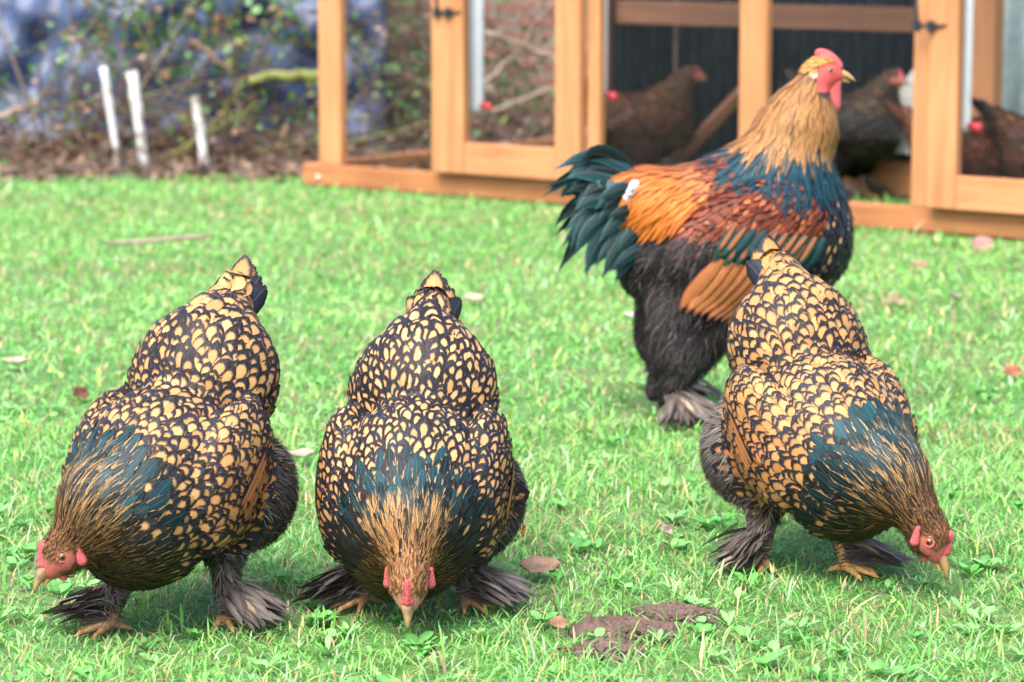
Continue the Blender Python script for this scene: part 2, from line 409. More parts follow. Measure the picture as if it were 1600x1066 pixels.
def bez(a, b, c, n=9):
    a, b, c = (np.array(x, float) for x in (a, b, c)); t = np.linspace(0, 1, n)[:, None]
    return (1 - t) ** 2 * a + 2 * t * (1 - t) * b + t * t * c
SICKLE = [.5, .85, 1, 1, .95, .85, .65, .35, .05]
TAILP = [.45, .7, .9, 1, 1, 1, .95, .75, .25]

def sphere_obj(name, c, r, mat, parent, sc=(1, 1, 1), rot=None, seg=12):
    bm = bmesh.new(); bmesh.ops.create_uvsphere(bm, u_segments=seg, v_segments=seg // 2 + 2, radius=r)
    me = bpy.data.meshes.new(name)
    for v in bm.verts:
        q = np.array(v.co) * sc
        if rot is not None: q = rot @ q
        v.co = Vector(q + np.array(c))
    bm.to_mesh(me); bm.free(); me.polygons.foreach_set('use_smooth', np.ones(len(me.polygons), dtype=bool)); me.materials.append(mat)
    return link(bpy.data.objects.new(name, me), parent)
def sdf_obj(name, s, h, mat, parent):
    P, Q = s.mesh(h); return mesh_obj(name, P, Q, mat, parent)

def head_frame(hd, roll=0):
    x = nrm(hd); y = nrm(np.cross([0, 0, 1.], x)); z = np.cross(x, y); F = np.stack([x, y, z], 1); return F @ rotX(roll)

def add_head(b, root, hc, F, S, cock):
    """face furniture in head frame F (columns fwd,left,up) about skull centre hc, scale S"""
    T = lambda x, y, z: hc + F @ (np.array([x, y, z]) * S); DN = np.array([0, 0, -1.])
    # beak: upper and lower mandible
    for nm, z0, dz, ln, r0, mt in (('upper_beak', .001, -.011, .034, .0095, M['beakdark'] if not cock else M['horn']), ('lower_beak', -.0085, -.004, .025, .0065, M['horn'])):
        pts = [T(.022 + ln * t, 0, z0 + dz * t ** 2.2) for t in np.linspace(0, 1, 7)]
        V, Fc = tube(pts, [r0 * S * (1 - .93 * t ** 1.25) for t in np.linspace(0, 1, 7)], 10); mesh_obj(nm, np.array(V), Fc, mt, root)
    for sgn in (-1, 1):
        e = sphere_obj('eye', T(.008, sgn * .0190, .005), .0046 * S, M['iris'], root, (1, .75, 1), F)
        sphere_obj('pupil', T(.0085, sgn * .0213, .005), .0027 * S, M['pupil'], e, (1, .5, 1), F, 8)
        s = SDF()
        for k in range(12):
            a = 2 * math.pi * k / 12
            s.ell('x', T(.008 + .0068 * math.cos(a), sgn * .0195, .005 + .0056 * math.sin(a)), np.array([1, 1, 1]) * .0015 * S, None, .003)
        sdf_obj('eyelid', s, .0011, M['face'], root)
        if cock:
            sphere_obj('earlobe', T(-.017, sgn * .0215, -.006), .0075 * S, M['lobe'], root, (1, .5, .85), F)
            p0 = T(.020, sgn * .006, -.014); p1 = T(-.004, sgn * .016, -.012)
            s = SDF().cone('x', p0, p0 + DN * .034 * S + F[:, 0] * -.006 * S, .011 * S, .0175 * S, .01, 1.9).cone('x', p1, p1 + DN * .028 * S, .010 * S, .012 * S, .012, 1.3)
            sdf_obj('wattle', s, .0028, M['comb'], root)
        else:
            p0 = T(-.012, sgn * .0235, .004); s = SDF().cone('x', p0, p0 + (DN * .85 + F[:, 0] * -.25) * .026 * S, .0035 * S, .0058 * S, .006)
            sdf_obj('earlobe', s, .0014, M['comb'], root)
            p0 = T(.017, sgn * .0065, -.010); s = SDF().cone('x', p0, p0 + (DN * .7 - F[:, 2] * .5) * .008 * S, .0035 * S, .0045 * S, .006)
            sdf_obj('wattle', s, .0014, M['comb'], root)
    s = SDF(); rr = random.Random(3)
    if cock:
        for k in range(9):
            t = k / 8; s.ell('x', T(-.008 + .034 * t, 0, .022 + .011 * math.sin(math.pi * (.25 + .65 * t)) - .012 * t), np.array([.0064, .005, .0068]) * S, F, .006)
            for sg in (-1, 1): s.ell('x', T(-.004 + .03 * t, sg * .006, .021 + .006 * math.sin(math.pi * t) - .01 * t), np.array([.005, .004, .006]) * S, F, .005)
        sdf_obj('comb', s, .0025, M['comb'], root)
    else:
        for k in range(6):
            t = k / 5; s.ell('x', T(.012 + .017 * t, 0, .024 - .016 * t), np.array([.0042, .0034, .0052 + .001 * rr.random()]) * S, F, .003)
            for sg in (-1, 1): s.ell('x', T(.013 + .015 * t, sg * .0042, .022 - .015 * t), np.array([.0032, .0026, .0035]) * S, F, .003)
        sdf_obj('comb', s, .0014, M['comb'], root)

def add_leg(root, foot, hock, yaw, S, outer, cock=False, seed=0, spread=1.0, nf=80, clean=False):
    """scaly shank and four toes as one mesh, with the long feathers of the outer toe"""
    rr = np.random.default_rng(seed); foot = np.array(foot, float); hock = np.array(hock, float)
    s = SDF().cone('s', hock, foot + [0, 0, .018 * S], .0095 * S, .0085 * S, .006)
    for a, ln in ((0, .046), (34 * outer, .04), (-36 * outer, .04), (170, .022)):
        dv = rotZ(yaw + a) @ np.array([1, 0, 0]); p = foot + [0, 0, .014 * S]
        for k in range(3):
            q = foot + dv * ln * S * (k + 1) / 3 + [0, 0, (.012 - .003 * k) * S]; s.cone('t', p, q, (.0066 - .0012 * k) * S, (.0058 - .0012 * k) * S, .002); p = q
        s.cone('t', p, p + dv * .012 * S + [0, 0, -.006], .0035 * S, .001, .002)
    lg = sdf_obj('leg', s, .003, M['shank' if clean else 'shank_dirty'], root)
    V = []; ca = []; cb = []
    for i in range(nf):
        h = .45 * rr.random() ** 1.5; back = rr.random()
        p = foot + (hock - foot) * (h * .8) + np.array([0, 0, .02 * S]) + rr.normal(size=3) * .004
        ang = yaw + outer * (2 + 74 * back * spread + 15 * (1 - h) * rr.random()); ln = (.05 + .065 * rr.random()) * S * (1 - .35 * h)
        dv = rotZ(ang) @ np.array([1, 0, 0]); end = .014 + .016 * rr.random() + .03 * h * rr.random(); drop = p[2] - end
        pts = [p + dv * ln * v + np.array([0, 0, -drop * v ** 1.1 + .010 * math.sin(math.pi * v)]) for v in VR]
        bdir = nrm(np.cross([0, 0, 1.], dv) + np.array([0, 0, 1.3 * (rr.random() - .15)])); W = (.0055 + .0045 * rr.random()) * S
        V.append([[pts[k] + bdir * sg * W * LANCE[k] for sg in (-1, 0, 1)] for k in range(len(VR))])
        g = .7 + .6 * rr.random(); pale = rr.random() < .10
        ca.append((*((np.array([.26, .19, .13]) if pale else np.array([.125, .102, .088])) * g), .45)); cb.append((*(np.array([.07, .058, .052]) * g), rr.random()))
    feather_obj('foot_feathers', np.array(V), np.array(ca), np.array(cb), lg)
    n = nf * 12; h = .5 * rr.random(n) ** 1.3; ang = np.radians(yaw + outer * (20 + 80 * rr.random(n))); ln = (.03 + .05 * rr.random(n)) * S * (1 - .3 * h)
    p = foot + (hock - foot) * (h * .9)[:, None] + np.array([0, 0, .016 * S]) + rr.normal(size=(n, 3)) * .007; dv = np.c_[np.cos(ang), np.sin(ang), np.zeros(n)]
    end = np.minimum(p[:, 2], .012 + .03 * rr.random(n) + .03 * h); V = np.empty((n, 4, 2, 3)); b_ = nrm(rr.normal(size=(n, 3)))
    for k in range(4):
        v = k / 3; c = p + dv * (ln * v)[:, None] + np.c_[np.zeros((n, 2)), -(p[:, 2] - end) * v ** 1.2 + .006 * math.sin(math.pi * v)]; wv = .0011 * (1 - .85 * v); V[:, k, 0] = c - b_ * wv; V[:, k, 1] = c + b_ * wv
    g = .6 + .9 * rr.random((n, 1)); strand_obj('foot_fluff', V, np.c_[np.array([.115, .094, .082]) * g, np.ones(n)], lg)
    return lg

class Bird: pass
def sample_surface(P, Q, n):
    A = P[Q]; a1 = np.linalg.norm(np.cross(A[:, 1] - A[:, 0], A[:, 2] - A[:, 0]), axis=1) / 2; a2 = np.linalg.norm(np.cross(A[:, 2] - A[:, 0], A[:, 3] - A[:, 0]), axis=1) / 2
    T = np.concatenate([A[:, [0, 1, 2]], A[:, [0, 2, 3]]]); a = np.concatenate([a1, a2]); i = RNG.choice(len(T), n, p=a / a.sum())
    u = RNG.random((n, 2)); m = u.sum(1) > 1; u[m] = 1 - u[m]; t = T[i]
    return t[:, 0] + u[:, :1] * (t[:, 1] - t[:, 0]) + u[:, 1:] * (t[:, 2] - t[:, 0])
def seg_flow(spine, p):
    """direction from beak to tail, blended from the nearest spine segments; and arc position 0..n"""
    A, Bq = spine[:-1], spine[1:]; D = Bq - A; ts = []; ds = []
    for a, d in zip(A, D):
        t = np.clip(((p - a) @ d) / (d @ d), 0, 1); ds.append(np.linalg.norm(p - a - t[:, None] * d, axis=1)); ts.append(t)
    ds = np.stack(ds, 1); ts = np.stack(ts, 1); w = 1 / (ds ** 4 + 1e-8); w /= w.sum(1, keepdims=True)
    i = ds.argmin(1); return nrm(w @ nrm(D)), i + ts[np.arange(len(p)), i]

def shade(c, n, j=.12, hue=.06):
    c = np.array(c, float); k = 1 + j * RNG.normal(size=(n, 1)); h = 1 + hue * RNG.normal(size=(n, 3)); return np.clip(c * k * h, .002, .9)

def bare_face(L, cock):
    A = np.c_[L[:, 0], np.abs(L[:, 1]), L[:, 2]]; near = np.linalg.norm(L, axis=1) < .055
    m = np.linalg.norm((A - [.011, .018, -.001]) / [1.0, 1.4, .85], axis=1) < (.0205 if cock else .0125)
    m |= (L[:, 0] > .0225) & (L[:, 2] < .015) | (np.linalg.norm(A - [.034, 0, -.003], axis=1) < .016)
    if cock: m |= (L[:, 0] > -.012) & (L[:, 2] < .002) & (L[:, 2] > -.030)
    return m & near
def build_bird(name, loc, rz, spec):
    """spec: sdf, spine, hc (skull centre), hd (head direction), tags->plumage rules, legs, tails"""
    root = empty(name, loc, rz)
    s = spec['sdf']; S = spec.get('S', 1.0); F = head_frame(spec['hd']); hc = np.array(spec['hc'], float)
    HS = spec.get('HS', 1.0)
    s.ell('head', hc, np.array([.031, .0215, .026]) * HS, F, .012)
    s.cone('head', hc + F @ np.array([.008, 0, -.003]) * HS, hc + F @ np.array([.026, 0, -.004]) * HS, .018 * HS, .010 * HS, .008)
    P, Q = s.mesh(spec.get('h', .006))
    _, ti = s.d(P, True); tg = np.array(s.tags)[ti]
    L = (P - hc) @ F / HS
    face = ((tg == 'head') | spec.get('cock', False)) & bare_face(L, spec.get('cock', False))
    colr = np.tile(np.array([.03, .025, .022, 1.0]), (len(P), 1))
    colr[tg == 'head'] = (.10, .05, .025, 1)
    colr[face] = (*spec.get('face', (.40, .11, .09)), 1)
    mesh_obj('body', P, Q, M['skin'], root, True, {'ca': colr})
    add_head(s, root, hc, F, HS, spec.get('cock', False))
    # plumage
    pts = sample_surface(P, Q, spec.get('cand', 26000)); g = s.grad(pts); pts = pts - g * s.d(pts)[:, None]
    _, ti = s.d(pts, True); tg = np.array(s.tags)[ti]; fl, arc = seg_flow(spec['spine'], pts)
    Lh = (pts - hc) @ F / HS
    bare = bare_face(Lh, spec.get('cock', False))
    for key, rule in spec['rules'].items():
        sel = np.isin(tg, rule['tags']) & ~bare & (pts[:, 2] > .008)
        if 'where' in rule: sel &= rule['where'](pts, g, arc)
        p = pts[sel]
        if not len(p): continue
        ar = arc[sel]; n0 = g[sel]; f0 = fl[sel]
        sp = rule['space'] * np.ones(len(p)) if not callable(rule['space']) else rule['space'](p, ar)
        k = poisson(p, sp) if not rule.get('hair') else RNG.permutation(len(p))[:rule['n']]; p, n0, f0, ar = p[k], n0[k], f0[k], ar[k]; N = len(p)
        if 'flow' in rule: f0 = nrm(rule['flow'](p, n0, f0))
        f0 = f0 + RNG.normal(size=(N, 3)) * rule.get('mess', .08)
        ev = lambda x: (x(p, ar) if callable(x) else x) * np.ones(N)
        Ln = ev(rule['L']) * RNG.uniform(.78, 1.2, N); W = ev(rule['W']) * RNG.uniform(.88, 1.12, N)
        if rule.get('hair'):
            V = strands(s, p, n0, f0, Ln, W, rule.get('lift', .25), rule.get('stick', .5), rule.get('grav', .25))
            strand_obj(key, V, np.c_[rule['col'](p, ar, N), np.ones(N)], root)
        else:
            V = grow(s, p, n0, f0, Ln, W, ev(rule.get('lift', .12)) * RNG.uniform(.5, 1.6, N), rule.get('prof', ROUND), rule.get('stick', .85), rule.get('camber', .10), rule.get('grav', 0))
            a, b, lace = rule['col'](p, ar, N)
            feather_obj(key, V, np.c_[a, lace * np.ones(N)], np.c_[b, RNG.random(N) * .98 + rule.get('tip', 0)], root)
    return root, s

BLK = (.011, .010, .013); TEAL = (.0026, .019, .024); GOLD = (.34, .165, .055); CREAM = (.42, .235, .095); RUST = (.33, .115, .03); BROWN = (.19, .088, .034)
def lerp(a, b, t): t = np.clip(np.asarray(t), 0, 1)[:, None]; return np.asarray(a) * (1 - t) + np.asarray(b) * t

def pecking_hen(name, loc, rz, hc, hd, lace=.3, gold=GOLD, cream=CREAM, lat=0.0, drop=0.0, feet=((.03, -.075), (-.03, .075)), footyaw=(-25, 25), seed=1, tailcols=None, bodyroll=0, neckcol=0.0, spreads=(1, 1), blace=.08, lowgold=.9, fl=(.036, .030, .027), cleanlegs=(), nbase=.068, wa=2.2, ha=2.42, tip=0, facec=(.33, .085, .07), nr=(.050, .032), hfa=1.35):
    s = SDF(); hc = np.array(hc, float); z = lambda v: v - drop
    hd = nrm(np.array(hd, float))
    rb = rotY(38) @ rotX(bodyroll)
    s.ell('back', (.030, 0, z(.208)), (.143, .114, .114), rb, .03)
    s.ell('breast', (.095, 0, z(.160)), (.093, .090, .098), rotY(40), .05)
    for sg in (-1, 1):
        s.ell('wing', (.006, sg * .102, z(.212)), (.125, .038, .076), rotZ(-sg * 5) @ rotY(44), .008)
        s.ell('fluff', (-.092, sg * .088, z(.175)), (.080, .062, .082), rotY(25), .014)
        s.ell('fluff', (-.035, sg * .068, z(.142)), (.055, .046, .050), None, .03)
    s.ell('fluff', (-.150, 0, z(.225)), (.075, .09, .10), rotY(35), .02)
    s.ell('cushion', (-.130, lat * .6, z(.322)), (.116, .110, .097), rotY(50), .022)
    s.cone('cushion', (-.165, lat * .8, z(.362)), (-.238, lat, z(.445)), .086, .022, .03, 1.1)
    n1 = np.array([.115, 0, z(.190)]); n3 = hc - hd * .026 + np.array([0, 0, .004]); n2 = n1 * .45 + n3 * .55 + np.array([.004, 0, .022])
    s.cone('neck', n1, n2, nbase, nr[0], .05, 1.1); s.cone('neck', n2, n3, nr[0], nr[1], .03, 1.05)
    for k_, (fx, fy) in enumerate(feet):
        hk = np.array([fx * .45 - .03, fy * .95, .115])
        if k_ not in cleanlegs: s.cone('shank', hk, (fx - .003, fy, .05), .027, .0125, .02)
        else: s.cone('shank', hk + [0, 0, .02], hk * .6 + np.array([fx, fy, .06]) * .4, .034, .016, .02)
    spine = np.array([hc + hd * .04, hc, n2 + [0, 0, .01], n1 + [.0, 0, .02], (-.05, lat * .3, z(.30)), (-.14, lat * .7, z(.37)), (-.27, lat, z(.47))])
    def gold_mix(p, a, N):
        c = lerp(gold, cream, .5 + .8 * RNG.normal(size=N) * .35)
        low = np.clip((np.abs(p[:, 1]) - .085) / .05, 0, 1) * np.clip((.27 - drop - p[:, 2]) / .08, 0, 1)
        c = c * (1 - .75 * low[:, None]) + np.array(RUST) * .75 * low[:, None]; return shade(c, 1)[0] * 0 + c * (1 + .1 * RNG.normal(size=(N, 1)))
    def body_col(p, a, N): 
        e = shade(BLK, N, .2); t = RNG.random(N) < .25; e[t] = e[t] * .7 + np.array([.003, .008, .015]); return np.clip(gold_mix(p, a, N), .01, .9), e, np.where(RNG.random(N) < .05, .8, lace + RNG.uniform(-.10, .09, N))
    def cushion_col(p, a, N):
        t = np.clip((a - 4.75) / 1.0, 0, 1); return np.clip(gold_mix(p, a, N), .01, .9), shade(BLK, N, .2), (lace * (1.1 - .6 * t)) + RNG.uniform(-.10, .09, N)
    def breast_col(p, a, N): return np.clip(gold_mix(p, a, N), .01, .9) * .95, shade(BLK, N, .2), np.minimum(lace * 1.1 + blace, .72) + RNG.uniform(-.10, .08, N)
    def hackle_col(p, a, N):
        t = np.clip((a - 1.2) / 1.5, 0, 1)      # 0 near the head, 1 at the cape
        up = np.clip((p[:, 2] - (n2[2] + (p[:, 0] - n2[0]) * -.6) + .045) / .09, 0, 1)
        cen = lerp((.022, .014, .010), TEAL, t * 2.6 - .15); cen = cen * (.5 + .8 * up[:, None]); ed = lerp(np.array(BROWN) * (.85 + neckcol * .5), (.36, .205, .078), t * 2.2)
        e2 = RNG.random(N) < np.maximum(np.clip(1.25 * t - .3, 0, .8), (1 - lowgold) * (1 - up) * (t > .12)); ed[e2] = ed[e2] * .12 + np.array(TEAL) * .5
        return cen * (1 + .4 * RNG.normal(size=(N, 1))).clip(.35, 2.1), ed * (1 + .18 * RNG.normal(size=(N, 1))).clip(.5, 1.5), (.22 - .11 * t) * RNG.uniform(.6, 1.3, N)
    def head_col(p, a, N):
        c = lerp((.22, .098, .038), (.085, .042, .02), RNG.random(N)) * (1 + neckcol); return c, c * .6, .3
    def fluff_col(p, a, N):
        c = shade(fl, N, .35, .08) * (1.25 + .75 * smooth_noise(p[:, 0] + p[:, 1], p[:, 2], 35, 5))[:, None].clip(.5, 2.6); m = RNG.random(N) < .10; c[m] = shade(np.array(fl) * 3.2 + .03, m.sum(), .3); return c
    def sh_col(p, a, N):
        c = shade((.085, .071, .064), N, .3, .06); m = RNG.random(N) < .12; c[m] = shade((.26, .2, .14), m.sum(), .3); return c
    dn = lambda p, n, f: f * .55 + np.array([-.25, 0, -.75])
    rules = {
        'back_feathers': dict(tags=['back'], space=.0096, L=.037, W=.0099, lift=.125, mess=.17, col=body_col, tip=tip, where=lambda p, g, a: (a > ha - .4)),
        'wing_coverts': dict(tags=['wing'], space=.0092, L=.035, W=.0094, lift=.12, mess=.16, col=body_col, tip=tip),
        'cushion_feathers': dict(tags=['cushion'], space=lambda p, a: .0094 + .0065 * np.clip((a - 4.7) / .9, 0, 1), L=lambda p, a: .040 + .026 * np.clip((a - 4.6) / .9, 0, 1), W=lambda p, a: .0098 + .0095 * np.clip((a - 4.7) / .7, 0, 1), lift=.115, mess=.17, col=cushion_col, tip=tip),
        'breast_feathers': dict(tags=['breast'], space=.0105, L=.036, W=.0100, lift=.12, mess=.22, col=breast_col, tip=tip, where=lambda p, g, a: (a > 1.75)),
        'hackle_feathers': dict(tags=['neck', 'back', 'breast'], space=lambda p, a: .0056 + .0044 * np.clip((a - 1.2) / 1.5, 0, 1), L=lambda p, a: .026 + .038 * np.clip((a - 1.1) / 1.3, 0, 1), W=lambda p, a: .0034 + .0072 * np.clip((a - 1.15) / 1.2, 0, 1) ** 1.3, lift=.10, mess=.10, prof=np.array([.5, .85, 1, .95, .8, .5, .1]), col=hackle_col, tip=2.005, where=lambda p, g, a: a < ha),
        'head_feathers': dict(tags=['head', 'neck'], space=.0034, L=.0125, W=.0017, lift=.22, mess=.22, prof=LANCE, col=head_col, where=lambda p, g, a: a < hfa),
        'hackle_wisps': dict(tags=['neck'], hair=True, n=620, space=.01, L=.044, W=.0006, lift=.13, stick=.9, grav=.0, mess=.10, where=lambda p, g, a: (a < wa) & ((p[:, 2] > n2[2] - .01 - .6 * (p[:, 0] - n2[0])) | (RNG.random(len(p)) < lowgold)), col=lambda p, a, N: shade(lerp(np.array(BROWN) * (1.1 + neckcol), (.42, .22, .07), (a - 1.1) / .7), 1)[:1] * 0 + lerp(np.array(BROWN) * (.8 + neckcol), (.38, .225, .09), (a - 1.1) / .6) * RNG.uniform(.6, 1.3, (N, 1))),
        'thigh_fluff': dict(tags=['fluff'], hair=True, n=11000, space=.0036, L=.040, W=.0011, lift=.3, mess=.3, flow=dn, col=fluff_col),
        'shank_fluff': dict(tags=['shank'], hair=True, n=1800, space=.0038, L=.024, W=.0012, lift=.22, mess=.25, flow=dn, col=sh_col),
    }
    # plumage spill: a few laced feathers lie over the front of the thighs
    rules['flank_feathers'] = dict(tags=['fluff'], space=.0145, L=.043, W=.0125, lift=.2, mess=.12, flow=lambda p, n, f: f * .8 + np.array([-.1, 0, -.35]), col=breast_col, where=lambda p, g, a: (p[:, 0] > -.04) & (p[:, 2] > .10 - drop))
    spec = dict(sdf=s, spine=spine, hc=hc, hd=hd, rules=rules, face=facec, HS=1.28, cand=110000)
    root, sd_ = build_bird(name, loc, rz, spec)
    rr = random.Random(seed); tc = tailcols
    for sg in (-1, 1):                                          # rusty flight feathers along the folded wing's lower edge
        for i in range(8):
            t = i / 7; st = np.array([.040 - .040 * t, sg * .15, z(.180 - .052 * t)]); en = st + np.array([-.088 + .012 * t, 0, .078 - .012 * t])
            pts = lay_on(sd_, bez(st, (st + en) / 2, en, 8), .0075 - .0006 * i); g = .85 + .3 * rr.random()
            blade('wing_feather', pts, (-.2, sg, .1), .0105, TAILP, (.30 * g, .11 * g, .036 * g, .42), (*BLK, rr.random()), root, .2)
    base = np.array([-.212, lat, z(.415)])
    for i in range(7):                                          # the folded roof-shaped tail
        a = (i - 3) / 3; ln = .102 - .032 * abs(a) + .008 * rr.random()
        dv = nrm(np.array([-.60, .20 * a, .80 - .1 * abs(a)])); st = base + np.array([.0, .024 * a, -.012 * abs(a)])
        pts = bez(st, st + dv * ln * .5 + [0, 0, .006], st + dv * ln + np.array([-.008, .004 * a, -.002]))
        c = np.array(gold) * (.85 + .25 * rr.random()); dark = (i in (tc or (5, 6)))
        ca = (*(np.array([.012, .016, .026]) if dark else c), .24); blade('tail_feather', pts, (.75, a * 1.7, .62), .0205, [.5, .8, .95, 1, 1, 1, 1, .9, .55], ca, (*BLK, rr.random()), root, .35)
    for k, ((fx, fy), fyaw) in enumerate(zip(feet, footyaw)):
        add_leg(root, (fx, fy, .004), (fx * .45 - .03, fy * .95, .115), fyaw, 1.05, -1 if fy < 0 else 1, seed=seed * 10 + k, spread=spreads[k], clean=(k in cleanlegs))
    return root

def standing_hen(name, loc, rz, body, neck, S=1.0, low=False):
    """plain upright hen, seen small inside the coop"""
    s = SDF(); hc = np.array([.175, 0, .40 if not low else .33]); hd = np.array([1, 0, -.1])
    s.ell('body', (0, 0, .235), (.17, .105, .105), rotY(-12), .03); s.ell('body', (.085, 0, .235), (.09, .095, .10), None, .04)
    s.cone('tailbase', (-.12, 0, .29), (-.20, 0, .36), .07, .025, .04, 1.3)
    for sg in (-1, 1):
        s.ell('wing', (-.01, sg * .09, .24), (.13, .035, .07), rotY(-10), .015); s.ell('fluff', (-.03, sg * .06, .15), (.07, .05, .075), None, .02)
    n1 = np.array([.09, 0, .30]); s.cone('neck', n1, hc - [.012, 0, 0], .075, .03, .03)
    spine = np.array([hc + hd * .05, hc, (hc + n1) / 2, n1 + [-.02, 0, .03], (-.04, 0, .32), (-.12, 0, .35), (-.28, 0, .42)])
    two = lambda c: (lambda p, a, N: (shade(c, N, .25), shade(np.array(c) * .3, N, .2), .3))
    hair = lambda p, a, N: shade(np.array(body) * .4, N, .3)
    rules = {'body_feathers': dict(tags=['body', 'wing', 'tailbase'], space=.016, L=.05, W=.013, lift=.13, mess=.15, col=two(body)),
             'hackle_feathers': dict(tags=['neck'], space=.011, L=.05, W=.006, lift=.13, mess=.12, prof=LANCE, col=two(neck)),
             'head_feathers': dict(tags=['head'], space=.006, L=.018, W=.003, lift=.15, mess=.15, prof=LANCE, col=two(neck)),
             'thigh_fluff': dict(tags=['fluff'], hair=True, n=1500, space=.007, L=.045, W=.003, lift=.25, mess=.25, flow=lambda p, n, f: f * .4 + np.array([-.2, 0, -.8]), col=hair)}
    root, _ = build_bird(name, loc, rz, dict(sdf=s, spine=spine, hc=hc, hd=hd, rules=rules, HS=1.15, cand=14000, h=.009))
    for i in range(7):
        a = (i - 3) / 3; st = np.array([-.17, .02 * a, .335]); dv = nrm(np.array([-.75, .2 * a, .65])); pts = bez(st, st + dv * .06, st + dv * .125, 6)
        blade('tail_feather', pts, (.65, a * 1.5, .7), .018, TAILP, (*(np.array(body) * .5), .2), (*BLK, .3), root, .3)
    add_leg(root, (.02, -.05, .004), (-.02, -.055, .11), -5, 1.0, -1, seed=91, nf=14); add_leg(root, (.02, .05, .004), (-.02, .055, .11), 5, 1.0, 1, seed=92, nf=14)
    root.scale = (S, S, S); return root

def heading(deg_left):     # heading toward the camera, turned to image-left by deg
    return math.atan2(-math.cos(R(deg_left)), -math.sin(R(deg_left)))
def to_local(rz, v): c, s_ = math.cos(-rz), math.sin(-rz); return np.array([c * v[0] - s_ * v[1], s_ * v[0] + c * v[1], v[2]])

